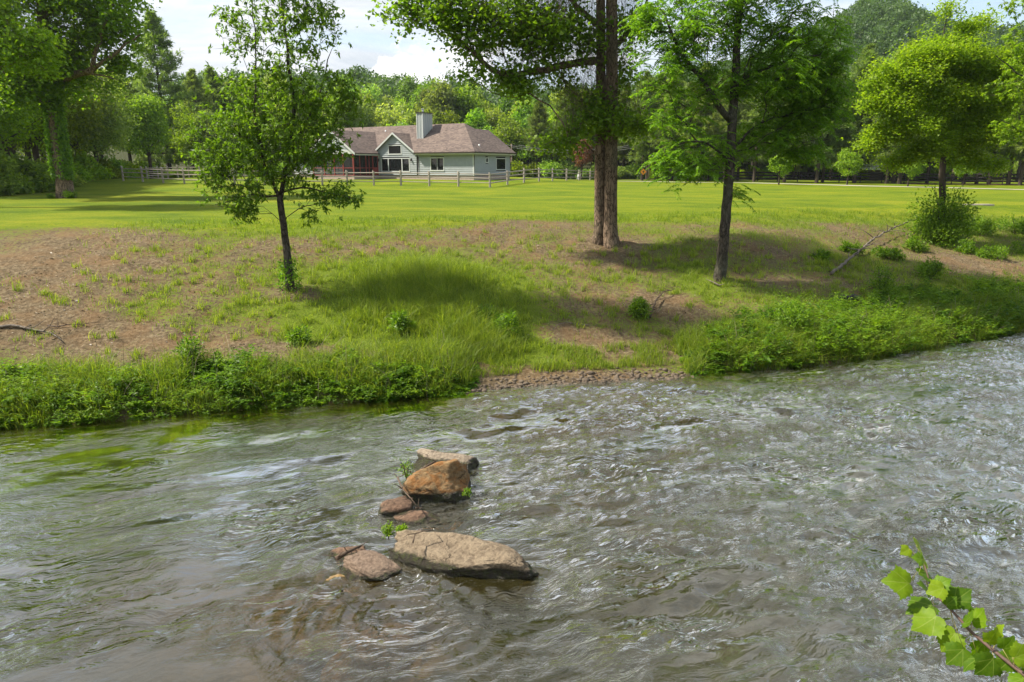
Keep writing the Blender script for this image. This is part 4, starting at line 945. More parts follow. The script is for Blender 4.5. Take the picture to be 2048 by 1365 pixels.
# row of pines beyond the lawn on the right
rowpx = [(1285, 98), (1340, 96), (1400, 94), (1450, 92), (1510, 90), (1571, 88), (1636, 86), (1648, 89), (1712, 86), (1777, 83), (1791, 84), (1803, 82), (1858, 84), (1932, 82), (1958, 80), (1983, 79), (2022, 78), (2046, 77), (2100, 77), (2160, 76)]
for i, (px, Y) in enumerate(rowpx):
    x = col_at(px, Y); s = random.uniform(.70, .82)
    place('pine_tree', 'dark pine of the row behind the black fence, ' + nth(i) + ' in the row', 'tree', ROWP[i % 2], on_ground(x, Y), s, None, 'pines behind the black fence')
for i in range(18):
    px = random.uniform(1260, 2150); Y = random.uniform(92, 112); x = col_at(px, Y)
    place('pine_tree', 'dark pine deeper in the stand behind the fence row on the right', 'tree', PINE[i % 3], on_ground(x, Y), random.uniform(.55, .75), None, 'pines deeper in the right-hand stand')
# big tree sticking out of the pine stand
x = col_at(1712, 92); place('pine_tree', 'tallest pale-topped pine of the right-hand stand, left of the yellow-green tree', 'tree', PINE[0], on_ground(x, 92), .82)
# white pine behind the woods on the left
x = col_at(338, 104); place('white_pine', 'tall grey-green pine with pointed top above the left woods', 'tree', PINE[0], on_ground(x, 104), 1.12, .4)
x = col_at(262, 110); place('white_pine', 'grey-green pine beside the tall pointed pine, to its left', 'tree', PINE[1], on_ground(x, 110), .9, .9)
for i, (px, Y, s) in enumerate(((405, 112, .8), (440, 116, .84), (480, 116, .76), (300, 118, .8), (520, 120, .72))):
    x = col_at(px, Y); place('white_pine', 'grey-green pine behind the slender young tree, ' + nth((2, 3, 4, 1, 5)[i] - 1) + ' of five', 'tree', PINE[i % 3], on_ground(x, Y), s, None, 'pines behind the left woods')
# woods on the left
lw = [(-60, 48, .9), (-10, 52, 1.0), (30, 57, .95), (75, 62, 1.0), (15, 66, 1.15), (120, 66, .95), (160, 71, .95), (195, 74, .92), (60, 76, 1.2), (130, 82, 1.1), (205, 88, 1.05), (-40, 62, 1.2), (90, 92, 1.2), (170, 96, 1.1), (-120, 52, 1.0), (-100, 70, 1.2), (10, 86, 1.2)]
lw.sort()
for i, (px, Y, s) in enumerate(lw):
    x = col_at(px, Y)
    place('woodland_tree', ('rear' if Y > 72 else 'front') + ' tree of the left woods, ' + nth(i), 'tree', MID[i % 3], on_ground(x, Y), s, None, 'trees of the left woods', s * random.uniform(.85, 1.0))
x = col_at(332, 92); place('maple_tree', 'bright light-green tree standing alone right of the left woods', 'tree', (proto_decid('maple', 11000, 3.3, 10.8, .26, 171, 44, 1.1, mat=M['leaf_e'])), on_ground(x, 88), 1.0)
for i, (px, Y, s) in enumerate(((388, 100, .72), (425, 100, .68), (468, 102, .7), (510, 106, .7), (560, 108, .75), (600, 110, .75), (375, 106, .8))):
    x = col_at(px, Y); place('woodland_tree', 'green tree behind the fence left of the house, ' + nth((375, 388, 425, 468, 510, 560, 600).index(px)), 'tree', MID[i % 3], on_ground(x, Y), s, None, 'trees behind the fence left of the house')
# undergrowth skirt of the left woods
SHR = []
for i in range(3):
    P, D, Nn, LL, WW, rn = shell_bush((0, 0, 0), (1.7, 1.7, 2.0), 3600, .24, .17, 180 + i, 20)
    SHR.append((leaf_mesh('shrub_foliage', P, D, Nn, LL, WW, M['leaf_bg'], rn), stems((0, 0, 0), (1.7, 1.7, 2.0), 8, i, .02)))
SHRM = [(a, b.build('stem', M['bark_far'])) for a, b in SHR]
for a, b in SHRM: COL.objects.unlink(b)
def place_shrub(x, y, s, label, group, i):
    root = empty('shrub', on_ground(x, y), random.uniform(0, 6)); root.scale = (s, s, s * random.uniform(.75, 1.1)); tag(root, label, 'shrub', group)
    obj('foliage', SHRM[i % 3][0], root); obj('stem', SHRM[i % 3][1].data, root)
edge = [(-80, 45), (-20, 48), (20, 51), (60, 55), (95, 60), (130, 65), (165, 70), (200, 75), (230, 80), (244, 84), (245, 92)]
k = 0
for (a, ya), (b, yb) in zip(edge[:-1], edge[1:]):
    for t in (0, .33, .66):
        px = a + (b - a) * t; Y = ya + (yb - ya) * t
        x = col_at(px, Y) - .5; place_shrub(x + random.uniform(-.5, .5), Y + random.uniform(0, 1.5), random.uniform(.65, 1.05), 'leafy shrub at the foot of the left woods', 'shrubs along the left woods', k); k += 1
        if t == .33: place_shrub(x - .5, Y + 3, random.uniform(1.2, 1.6), 'leafy shrub at the foot of the left woods', 'shrubs along the left woods', k)
for i in range(26):
    px = 250 + i * 17; place_shrub(col_at(px, 97), 97 + random.uniform(-1, 2), random.uniform(.7, 1.2), 'shrub behind the fence left of the house', 'shrubs behind the left fence', i)
for i in range(34):
    px = 1000 + i * 34; Y = 104 + random.uniform(-1, 6); place_shrub(col_at(px, Y), Y, random.uniform(.8, 1.4), 'green shrub along the foot of the hill right of the house', 'shrubs at the foot of the hill', i)
# foot of the hill
for i in range(46):
    px = 560 + i * 36 + random.uniform(-14, 14); Y = random.uniform(104, 122)
    pr = random.random() < (.55 if 1030 < px < 1420 else .25)
    x = col_at(px, Y); hgt_s = random.uniform(.55, .78) if px < 1060 else random.uniform(.65, .95)
    if pr: place('pine_tree', 'pine at the foot of the hill behind the house and lawn', 'tree', PINE[i % 3], on_ground(x, Y), hgt_s * .8, None, 'pines at the foot of the hill')
    else: place('broadleaf_tree', 'green broadleaf tree at the foot of the hill', 'tree', FAR[i % 5], on_ground(x, Y), hgt_s, None, 'broadleaf trees at the foot of the hill')
# hillside: nearest ones individually
cand = []
for Y in np.arange(122, 345, 6.2):
    span0, span1 = (390, 2120) if Y < 232 else (1290, 2150)
    for px in np.arange(span0, span1, 7.4 / Y * F):
        p = px + random.uniform(-.4, .4) * 7 / Y * F; cand.append((p, Y + random.uniform(-2.5, 2.5)))
cand = [(p, y) for p, y in cand if y < np.interp(p, HPX, HY) + 8]
cand.sort(key=lambda c: c[1])
# keep as things those not buried behind the near trees
things = cand[:205]; rest = cand[205:]
for i, (px, Y) in enumerate(things):
    x = col_at(px, Y); s = random.uniform(.72, 1.12)
    place('hillside_tree', 'broadleaf tree on the wooded hillside beyond the house and lawn', 'tree', FAR[random.randrange(5)], on_ground(x, Y), s, None, 'trees on the wooded hillside', s * random.uniform(.9, 1.15))
def joined_forest(lst, n, name, label, seed):
    r = np.random.default_rng(seed); Vs = []; rn = []
    for (px, Y) in lst:
        x = col_at(px, Y); z = float(height(x, Y)); nb = 16; R = r.uniform(3.6, 5.2); H = r.uniform(10, 14)
        u = unit(r.normal(size=(nb, 3))) * r.uniform(.5, .95, (nb, 1)) * np.array([R * .75, R * .75, H * .33]); u[:, 2] += H * .6
        k = r.integers(0, nb, n); d = unit(r.normal(size=(n, 3)) + np.array([0, -.2, .4])); P = u[k] + d * (R * .38 * r.uniform(.6, 1.1, n))[:, None] + np.array([x, Y, z])
        V, Q = leaf_quads(P, r.normal(0, 1, (n, 3)), d + r.normal(0, .35, (n, 3)), .82 * r.uniform(.6, 1.3, n), .62 * r.uniform(.6, 1.2, n), .1)
        Vs.append(V); rn.append(np.repeat(np.clip(r.beta(2, 2.5, n) * .7 + r.uniform(-.12, .25), 0, 1), 4))
    V = np.concatenate(Vs); m = mesh_np(name, V, np.arange(len(V)).reshape(-1, 4), M['leaf_far'], {'rnd': np.concatenate(rn)})
    tag(obj(name, m), label, 'forest', kind='stuff')
joined_forest(rest, 440, 'far_forest', 'unbroken forest covering the far ridge and upper hillside', 5)

# small young maples on the lawn
for px, py, s, lb in ((1561, 364, 1.0, 'young light-green tree on the lawn, leftmost of the lawn saplings'), (1698, 364, 1.08, 'round young light-green tree on the lawn between the pines trunks, second sapling'),
                      (1821, 370, 1.05, 'young tree with thin pale trunk left of the yellow-green tree'), (1931, 366, .95, 'young tree on the lawn right of the yellow-green tree')):
    Y = {364: 79, 370: 73, 366: 76}[py]; c = on_ground(col_at(px, Y), Y); place('young_tree', lb, 'tree', YNG[px % 2], c, s * Y / 78)
c = col_at(1340, 99); place('young_tree', 'upright yellow-green young tree near the road sign, beyond the lawn', 'tree', YNG[0], on_ground(c, 97), 1.5, None, None, 1.9)
mat_rd = leaf_mat('leaf_dark_red', (0.06, 0.02, 0.02), (0.10, 0.035, 0.03), (0.16, 0.06, 0.045)); mat_br = leaf_mat('leaf_rusty', (0.12, 0.05, 0.03), (0.2, 0.09, 0.05), (0.28, 0.14, 0.08))
x = col_at(1303, 101); place('plum_tree', 'small tree with dark red leaves beside the road sign', 'tree', proto_decid('redtree', 2600, 1.5, 4.6, .2, 175, 22, mat=mat_rd), on_ground(x, 98), 1.0)
x = col_at(1160, 104); place('dead_pine', 'rust-brown dying conifer left of the twin-trunk tree', 'tree', proto_decid('rusttree', 3600, 1.8, 6.6, .22, 176, 26, 1.6, mat=mat_br), on_ground(x, 102), 1.0)

# ------------------------------------------------------------------ grass and bank weeds (stuff)
def scatter(n, x0, x1, y0, y1, dens, seed):
    r = np.random.default_rng(seed); x = r.uniform(x0, x1, n); y = r.uniform(y0, y1, n); k = r.random(n) < dens(x, y); return x[k], y[k]
def blades(x, y, h, wdt, seed, lean=.35, rbias=0):
    """two-segment blades"""
    r = np.random.default_rng(seed); n = len(x); z = height(x, y) - .01; a = r.uniform(0, 2 * math.pi, n)
    s = np.stack([np.cos(a), np.sin(a), np.zeros(n)], 1) * (wdt * .5)[:, None]; b = r.uniform(0, 2 * math.pi, n); ln = np.abs(r.normal(0, lean, n))
    dv = np.stack([np.cos(b) * ln, np.sin(b) * ln, np.ones(n)], 1)
    P = np.stack([x, y, z], 1); m = P + dv * (h * .5)[:, None] * np.array([.55, .55, 1]); t = P + dv * h[:, None] * np.array([1.5, 1.5, .92])
    V = np.stack([P - s, P + s, m + s * .7, m - s * .7, t], 1).reshape(-1, 3); i = np.arange(n)[:, None] * 5
    rnd = np.repeat(np.clip(r.beta(2, 2, n) + rbias, 0, 1), 5)
    return V, i + np.array([[0, 1, 2, 3]]), i + np.array([[3, 2, 4]]), rnd
def clumped(x, y): return sstep(.38, .72, vnoise(x * 2.6, y * 2.6) * .6 + vnoise(x * 7, y * 7) * .4)
def dens_short(x, y):
    s = y - shoreY(x); g = grassiness(x, y)
    return np.clip((g - .12) * 1.0, 0, 1) * sstep(.5, 1.4, s) * (1 - sstep(12.5, 17, s)) * (.15 + .85 * clumped(x, y))
x, y = scatter(420000, -15, 27, 12.5, 38, dens_short, 201)
r = np.random.default_rng(5); h = r.uniform(.05, .16, len(x)) * (0.7 + .9 * clumped(x, y)) 
parts = [blades(x, y, h, r.uniform(.012, .022, len(x)), 202, .45)]
# medium tussocks
x, y = scatter(3200, -14, 24, 13, 27, lambda x, y: np.clip(grassiness(x, y) + .05, 0, 1) * sstep(.8, 2, y - shoreY(x)) * (1 - sstep(8, 12, y - shoreY(x))), 203)
xx = np.repeat(x, 34) + r.normal(0, .07, len(x) * 34); yy = np.repeat(y, 34) + r.normal(0, .07, len(x) * 34); tus = np.repeat(r.uniform(.45, 1.35, len(x)), 34)
parts.append(blades(xx, yy, r.uniform(.10, .30, len(xx)) * tus, r.uniform(.010, .020, len(xx)), 204, .5, .14))
def join_blades(parts):
    V = []; A4 = []; A3 = []; R_ = []; o_ = 0
    for v, a, b, c in parts: V.append(v); A4.append(a + o_); A3.append(b + o_); R_.append(c); o_ += len(v)
    return np.concatenate(V), [np.concatenate(A4), np.concatenate(A3)], np.concatenate(R_)
V, Fl, R_ = join_blades(parts)
tag(obj('short_grass', mesh_np('short_grass', V, Fl, M['grass'], {'rnd': R_})), 'patchy short grass growing through bare soil on the bank', 'grass', kind='stuff')
# litter of dead leaves and twigs on the bare soil
x, y = scatter(46000, -15, 27, 13, 34, lambda x, y: np.clip(1.05 - grassiness(x, y), 0, 1) * sstep(.6, 1.6, y - shoreY(x)) * (1 - sstep(10, 14, y - shoreY(x))) * (.25 + .75 * clumped(x + 30, y)), 221)
n = len(x); a = r.uniform(0, 6.28, n); P = np.stack([x, y, height(x, y) + .012], 1)
V, Q = leaf_quads(P, np.stack([np.cos(a), np.sin(a), r.uniform(-.1, .3, n)], 1), r.normal(0, .35, (n, 3)) + np.array([0, 0, 1.]), r.uniform(.03, .10, n), r.uniform(.008, .05, n), .2)
tag(obj('leaf_litter', mesh_np('leaf_litter', V, Q, leaf_mat('dead_leaf', (0.035, 0.026, 0.018), (0.12, 0.09, 0.06), (0.33, 0.27, 0.19), .1), {'rnd': np.repeat(r.random(n), 4)})), 'dry leaf litter and twigs scattered over the bare soil', 'leaf litter', kind='stuff')
# the tall grass patch
x, y = scatter(90000, -7, 3, 14, 23, lambda x, y: np.clip(field(LUSH[:3] + LUSH[4:5], x, y) - .35, 0, 1), 205)
hh = np.clip(field(LUSH[:3] + LUSH[4:5], x, y), .3, 1.2)
V, Fl, R_ = join_blades([blades(x, y, hh * r.uniform(.22, .62, len(x)) * (.55 + .9 * vnoise(x * 3.1, y * 3.1)), r.uniform(.010, .018, len(x)), 206, .65, .1)])
tag(obj('tall_grass', mesh_np('tall_grass', V, Fl, M['grass'], {'rnd': R_})), 'bright tall grass patch in the middle of the bank', 'grass', kind='stuff')

# weeds overhanging the water
def bank_weeds(name, label, n, xr, sfun, hr, seed, L, W, lean):
    r = np.random.default_rng(seed); x = r.uniform(*xr, n); s = sfun(x, r.random(n), r); y = shoreY(x) + s; z = height(x, y); h = r.uniform(*hr, n) * (.25 + 1.5 * vnoise(x * 1.3, y * 1.3 + 7) ** 1.3 + .5 * vnoise(x * 4, y * 4)) * sstep(0, 1.6, np.minimum(x - xr[0], np.where(xr[1] < 0, xr[1] - x, 9)))
    a = r.uniform(0, 2 * math.pi, n); kk = 26; t = np.tile(np.linspace(.12, 1, kk), n); I = np.repeat(np.arange(n), kk)
    ln = r.uniform(.05, lean, n); ph = r.uniform(0, 6.28, n * kk)
    bx = np.cos(a) * ln; by = np.sin(a) * ln - .12 * (s < .4)
    P = np.stack([x[I] + bx[I] * h[I] * t * t * 2, y[I] + by[I] * h[I] * t * t * 2, z[I] + h[I] * t * (1 - .25 * ln[I] * t)], 1) + r.normal(0, .02, (n * kk, 3))
    D = np.stack([np.cos(ph), np.sin(ph), r.uniform(-.3, .6, n * kk)], 1); Nn = r.normal(0, .35, (n * kk, 3)) + np.array([0, 0, 1.])
    kind_ = r.random(n); lf_ = np.where(kind_ < .14, 1.5, np.where(kind_ < .6, .65, 1.0)); W = np.where(kind_ < .14, .45, np.where(kind_ < .6, .45, W))[I]
    LL = L * lf_[I] * r.uniform(.6, 1.3, n * kk) * (1.15 - .5 * t); rn = np.clip(.28 * (kind_ - .5)[I] + r.beta(1.6, 1.8, n * kk) * .7 + .2 * (t - .3) + .5 * (vnoise(x * 2.2 + 3, y * 2.2)[I] - .45) + .3 * (r.random(n)[I] - .5), 0, 1)
    me = leaf_mesh(name, P, D, Nn, LL, LL * W, M['weed'], rn); tag(obj(name, me), label, 'plants', kind='stuff')
bank_weeds('bank_weeds', 'belt of leafy weeds overhanging the water on the left bank', 2700, (-15.5, -0.9), lambda x, u, r: u * (1.45 - .5 * sstep(-5, -1.5, x)) * (1 + .5 * fbm(x * 1.2, x * 0, 3)) - .12, (.09, .36), 211, .11, .28, .8)
bank_weeds('bank_thicket', 'thicket of leafy weeds overhanging the water on the right bank', 3600, (4.6, 24), lambda x, u, r: u * (1.0 + 2.2 * sstep(5, 8.5, x)) * (1 + .45 * fbm(x * .8, x * 0 + 4, 3)) - .12, (.14, .52), 212, .13, .26, .7)
# fringe of long grass hanging over the water edge
x = r.uniform(-15, 22, 52000); x = x[(x < -1.0) | (x > 4.5)]; y = shoreY(x) + r.uniform(-.1, 1.7, len(x)); k = r.random(len(x)) < sstep(.30, .55, vnoise(x * 1.7 + 5, y * 1.7)); x = x[k]; y = y[k]
p1 = blades(x, y, r.uniform(.25, .62, len(x)), r.uniform(.010, .02, len(x)), 213, .7, .05)
x = r.uniform(-1.2, 5, 9000); y = shoreY(x) + r.uniform(.55, 1.7, len(x)); k = r.random(len(x)) < clumped(x, y)
p2 = blades(x[k], y[k], r.uniform(.1, .3, k.sum()), r.uniform(.009, .016, k.sum()), 214, .5, .1)
V, Fl, R_ = join_blades([p1, p2])
tag(obj('edge_grass', mesh_np('edge_grass', V, Fl, M['grass'], {'rnd': R_})), 'fringe of long grass along the water edge', 'grass', kind='stuff')

# ------------------------------------------------------------------ dead wood
m_dead = simple('weathered_wood', (0.15, 0.125, 0.10), .85, 14, .4, .7, (1, 1, 1), .15)
m_dead2 = simple('dark_driftwood', (0.10, 0.07, 0.05), .8, 14, .4, .7, (1, 1, 1), .2)
def dead_branch(name, label, pts, r0, mat, nside, seed, lift=.04, rise=None, side_len=.8):
    rr = np.random.default_rng(seed); P = np.array([gp(a, b) for a, b in pts]); P[:, 2] += lift + r0 * .6
    if rise is not None: P[:, 2] += np.asarray(rise)
    d = densify(np.column_stack([P, np.linspace(r0, r0 * .3, len(P))]), .18, .02, seed)
    root = empty(name, P[0]); tag(root, label, 'branch'); mb = MB(); mb.tube(d[:, :3] - P[0], d[:, 3], 8); mb.build('stem', mat, root, True)
    for k in range(nside):
        i = rr.integers(len(d) // 5, len(d) - 1); q = d[i, :3] - P[0]; a = rr.uniform(0, 6.28); e = np.array([math.cos(a), math.sin(a) * .6, rr.uniform(.0, .7)]) * side_len * rr.uniform(.4, 1)
        m2 = MB(); m2.tube([q, q + e * .5 + rr.normal(0, .05, 3), q + e], [d[i, 3] * .55, d[i, 3] * .35, .004], 5); m2.build('side_branch', mat, root, True)
    return root
dead_branch('fallen_branch', 'grey fallen branch lying on bare soil at the left edge', [(-30, 655), (40, 662), (95, 668), (125, 690)], .045, m_dead, 6, 401, side_len=.7)
dead_branch('fallen_branch', 'thin dark fallen twig right of the grey branch at the left', [(95, 655), (150, 656), (200, 650)], .018, m_dead2, 5, 402, side_len=.4)
dead_branch('fallen_log', 'long grey dead limb propped on the right-hand slope below the bush', [(1662, 552), (1700, 525), (1745, 492), (1790, 470), (1830, 458)], .06, m_dead, 16, 403, rise=[0, .1, .2, .3, .4], side_len=1.0)
dead_branch('dead_branch', 'pale dead branch sticking up beside the green weed on the bank', [(1300, 640), (1308, 615), (1330, 595), (1350, 588)], .03, m_dead2, 8, 404, rise=[0, .12, .18, .1], side_len=.6)
dead_branch('fallen_branch', 'thin dead stick lying below the walnut tree on the slope', [(1180, 655), (1130, 648), (1096, 668)], .015, m_dead, 3, 405, side_len=.35)
dead_branch('fallen_branch', 'short pale root end at the foot of the dark straight trunk', [(1438, 575), (1425, 567), (1412, 562)], .03, m_dead, 2, 406, side_len=.3)
# driftwood on the rocks
def drift(label, pts, r0, seed, n=4):
    rr = np.random.default_rng(seed); P = np.array([at_z(a, b, z) for a, b, z in pts]); root = empty('driftwood', P[0]); tag(root, label, 'driftwood')
    mb = MB(); mb.tube(P - P[0], np.linspace(r0, r0 * .4, len(P)), 6); mb.build('stem', m_dead2, root, True)
    for k in range(n):
        i = rr.integers(0, len(P)); q = P[i] - P[0]; e = rr.normal(0, .12, 3); e[2] = abs(e[2]) * .7
        m2 = MB(); m2.tube([q, q + e * .5 + rr.normal(0, .02, 3), q + e], [.008, .006, .002], 4); m2.build('side_branch', m_dead2, root, True)
drift('dark driftwood stick across the top of the orange boulder', [(832, 948, .3), (850, 935, .42), (872, 922, .42)], .03, 411)
drift('tangled twigs hanging on the left side of the orange boulder', [(795, 955, .35), (805, 978, .38), (822, 998, .30), (838, 1017, .2)], .016, 412, 12)
drift('driftwood bits caught behind the smaller brown rock', [(672, 1118, .12), (695, 1104, .22), (722, 1092, .2)], .035, 413, 5)
drift('curved root lying on top of the long slab', [(826, 1085, .36), (830, 1068, .4), (848, 1062, .42), (864, 1061, .42)], .012, 414, 2)
for px, py, z, w_, h_, m_, lb in ((812, 950, .2, .13, .28, M['weed'], 'green leafy plant growing beside the orange boulder'), (777, 1070, .15, .05, .22, M['leaf_e'], 'bright green sprig at the left tip of the long slab'),
                                  (805, 1065, .18, .05, .18, M['leaf_e'], 'second small sprig on the long slab, right of the first'), (935, 990, .12, .08, .12, M['weed'], 'tiny plant at the right foot of the orange boulder')):
    c = at_z(px, py, z); bush('river_plant', lb, 'plant', c, (w_, w_, h_), int(220 * h_ / .2), .045, .02, m_, int(px) + 9, ns=5)
# dry stems standing among the bank weeds
m_dry = simple('dry_stem', (0.30, 0.24, 0.15), .9)
r = np.random.default_rng(77); mb = MB()
for _ in range(240):
    x = r.uniform(-14, -1.3) if r.random() < .5 else r.uniform(4.8, 19); y = float(shoreY(x)) + r.uniform(-.1, 1.6); z = float(height(x, y)); hh_ = r.uniform(.3, .85); e = r.normal(0, .3, 2)
    mb.tube([(x, y, z), (x + e[0] * hh_ * .4, y + e[1] * hh_ * .4, z + hh_ * .6), (x + e[0] * hh_, y + e[1] * hh_ - .05, z + hh_)], [.006, .005, .003], 3)
tag(mb.build('dry_stems', m_dry), 'thin dry stems standing among the weeds at the water edge', 'stems', kind='stuff')
# half buried black tyre in the thicket
c = gp(1690, 607); mb = MB(); a = np.linspace(0, 2 * math.pi, 29); mb.tube(np.stack([np.cos(a) * .42, np.zeros_like(a), np.sin(a) * .42], 1), .10, 10, False)
o = mb.build('old_tyre', simple('black_rubber', (0.02, 0.02, 0.02), .7, 20, .3), None, True, c + np.array([0, 0, -.12])); o.rotation_euler = (0.5, 0, .1); tag(o, 'black curved tyre half hidden in the right-hand thicket', 'tyre')

# ------------------------------------------------------------------ fences
m_rail = simple('weathered_rail', (0.36, 0.31, 0.27), .9, 8, .35, .5, (1, 1, 1), .1); m_blk = simple('black_board', (0.035, 0.028, 0.024), .8, 6, .3)
def unit_prism(name, mat, k=6, sq=1.0, seed=0):
    r = np.random.default_rng(seed); mb = MB(); mb.tube([(0, 0, 0), (.3, .25 * .06, 0), (.7, -.2 * .06, 0), (1, 0, 0)], 1, k)
    v = mb.v[0]; v[:, 1:] *= 1; a = np.array(v); a[:, 2] *= sq; a[4 * 0:, 1:] *= (1 + r.normal(0, .10, (len(a), 1))); mb.v[0] = a
    o = mb.build(name, mat); COL.objects.unlink(o); return o.data
RAIL = unit_prism('rail', m_rail, 6, .8, 1); POST = unit_prism('post', m_rail, 6, 1, 2); BRAIL = unit_prism('board', m_blk, 4, 2.2, 3); BPOST = unit_prism('post', m_blk, 4, 1, 4)
from mathutils import Vector, Matrix
def span_obj(name, me, a, b, r, parent):
    a = Vector([float(c) for c in a]); b = Vector([float(c) for c in b]); d = b - a; L = d.length; x = d.normalized()
    up = Vector((0, 0, 1)) if abs(x.z) < .9 else Vector((0, 1, 0)); y = up.cross(x).normalized(); z = x.cross(y)
    o = bpy.data.objects.new(name, me); COL.objects.link(o); o.parent = parent
    m3 = Matrix((x * L, y * r, z * r)).transposed(); o.matrix_local = Matrix.Translation(a) @ m3.to_4x4(); return o
def fence(name, label, posts, H, rails, rr_, pr, rm, pm, jitter=.03):
    P = np.array([on_ground(*p) for p in posts]); root = empty(name, P[0]); tag(root, label, 'fence'); Q = P - P[0]
    for q in Q: span_obj('post', pm, q + np.array([0, 0, -.3]), q + np.array([random.uniform(-.02, .02), 0, H * random.uniform(.97, 1.05)]), pr * random.uniform(.9, 1.1), root)
    for a, b in zip(Q[:-1], Q[1:]):
        for z in rails:
            span_obj('rail', rm, a + np.array([0, 0, z + random.uniform(-jitter, jitter)]), b + np.array([0, 0, z + random.uniform(-jitter, jitter)]), rr_ * random.uniform(.8, 1.2), root)
def along(pts, step):
    p = np.array(pts, float); d = np.concatenate([[0], np.cumsum(np.linalg.norm(np.diff(p, axis=0), axis=1))]); n = max(1, round(d[-1] / step)); t = np.linspace(0, d[-1], n + 1)
    return list(zip(np.interp(t, d, p[:, 0]), np.interp(t, d, p[:, 1])))
def fpt(px, pyb, z=3.37): q = at_z(px, pyb, z); return (q[0], q[1])
FR = [tuple(gp(x_, y_)[:2]) for x_, y_ in ((247, 362.5), (286, 364.5), (327, 367), (369, 368.5), (411, 369.5), (470, 370), (530, 370.5), (590, 370.8), (645, 371.2), (695, 371.5), (748, 371.8), (802, 372.2), (859, 373.2), (917, 374), (980, 375.5), (1015, 370.5), (1048, 366), (1078, 363.5), (1105, 362.5), (1133, 361.5), (1158, 361), (1180, 360.8), (1204, 360.5), (1228, 360.5))]
fence('split_rail_fence', 'brown split-rail fence running along the front of the lawn before the house', FR, 1.32, (.38, .80, 1.16), .062, .095, RAIL, POST)
a0 = FR[0]; bk = [(a0[0] + .2, a0[1] + .8), (col_at(292, 80), 80), (col_at(314, 82), 82), (col_at(334, 84), 84), (col_at(354, 84), 84), (col_at(376, 84), 84), (col_at(398, 84), 84), (col_at(420, 84), 84), (col_at(442, 84), 84), (col_at(464, 84), 84), (col_at(486, 84), 84)]
fence('split_rail_fence', 'second split-rail fence behind the first, left of the house', bk[1:], 1.45, (.42, .86, 1.25), .055, .09, RAIL, POST)
fence('board_fence', 'black three-board fence between the pines at the far side of the lawn', along([(col_at(1440, 94), 94), (col_at(1700, 88), 88), (col_at(1900, 81), 81), (col_at(2120, 76), 76)], 2.4), 1.25, (.40, .78, 1.14), .045, .07, BRAIL, BPOST, .005)
# red pine mulch under the fence line
v, f = strip(np.array([(col_at(1770, 85.5), 85.5), (col_at(1850, 83.5), 83.5), (col_at(1950, 80.5), 80.5), (col_at(2060, 78), 78), (col_at(2150, 76), 76)]), 3.4, .04)
tag(obj('mulch_bed', mesh_np('mulch_bed', v, f, simple('red_mulch', (0.16, 0.065, 0.04), .95, 12, .4))), kind='structure')

# ------------------------------------------------------------------ house
th = math.radians(32); HC = np.array([-3.901, 72.0, 3.92]); Ux = np.array([-math.cos(th), math.sin(th), 0]); Vx = np.array([math.sin(th), math.cos(th), 0])
def h_(p): return Ux * p[0] + Vx * p[1] + np.array([0, 0, p[2] + .06])
house = empty('house', HC); tag(house, 'single-storey grey-green sided house with brown shingle roof and red screened porch', 'house')
m_sid = simple('grey_green_siding', (0.31, 0.335, 0.34), .6, 3, .06); m_trim = simple('pale_trim', (0.55, 0.56, 0.54), .5); m_gut = simple('dark_gutter', (0.045, 0.033, 0.03), .4)
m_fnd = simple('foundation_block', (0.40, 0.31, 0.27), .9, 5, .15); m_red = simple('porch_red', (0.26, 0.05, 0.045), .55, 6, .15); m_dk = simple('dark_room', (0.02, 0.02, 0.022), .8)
def shingle():
    m, nt, out = new_mat('roof_shingles'); tc = N(nt, 'ShaderNodeTexCoord'); g = N(nt, 'ShaderNodeNewGeometry'); P = g.outputs['Position']
    # coordinates along slope: use height for courses
    sp = N(nt, 'ShaderNodeSeparateXYZ'); nt.links.new(P, sp.inputs[0])
    row = mathn(nt, 'FLOOR', mathn(nt, 'MULTIPLY', sp.outputs[2], 12.0)); cb = N(nt, 'ShaderNodeCombineXYZ')
    nt.links.new(mathn(nt, 'MULTIPLY', sp.outputs[0], 3.2), cb.inputs[0]); nt.links.new(mathn(nt, 'MULTIPLY', sp.outputs[1], 3.2), cb.inputs[1]); nt.links.new(mathn(nt, 'MULTIPLY', row, 3.7), cb.inputs[2])
    vo = N(nt, 'ShaderNodeTexVoronoi'); vo.inputs['Scale'].default_value = 1.0; nt.links.new(cb.outputs[0], vo.inputs['Vector'])
    sv = N(nt, 'ShaderNodeSeparateXYZ'); nt.links.new(vo.outputs['Color'], sv.inputs[0])
    c = ramp(nt, sv.outputs[0], [(0.0, (0.085, 0.064, 0.056)), (0.5, (0.14, 0.105, 0.09)), (1, (0.21, 0.16, 0.13))])
    c = mixc(nt, .3, c, ramp(nt, noise(nt, P, .5, 4), [(.35, (.10, .082, .078)), (.65, (.18, .14, .12))]))
    p = N(nt, 'ShaderNodeBsdfPrincipled'); p.inputs['Roughness'].default_value = .95; p.inputs['Specular IOR Level'].default_value = .15; nt.links.new(c, p.inputs['Base Color'])
    fr = mathn(nt, 'FRACT', mathn(nt, 'MULTIPLY', sp.outputs[2], 12.0)); b = N(nt, 'ShaderNodeBump'); b.inputs['Strength'].default_value = .5; b.inputs['Distance'].default_value = .02
    nt.links.new(fr, b.inputs['Height']); nt.links.new(b.outputs[0], p.inputs['Normal']); nt.links.new(p.outputs[0], out.inputs[0]); return m
m_shg = shingle()
def glass():
    m, nt, out = new_mat('window_glass'); p = N(nt, 'ShaderNodeBsdfPrincipled'); p.inputs['Base Color'].default_value = (.012, .014, .014, 1); p.inputs['Roughness'].default_value = .03; p.inputs['Specular IOR Level'].default_value = .6
    nt.links.new(p.outputs[0], out.inputs[0]); return m
m_gl = glass()
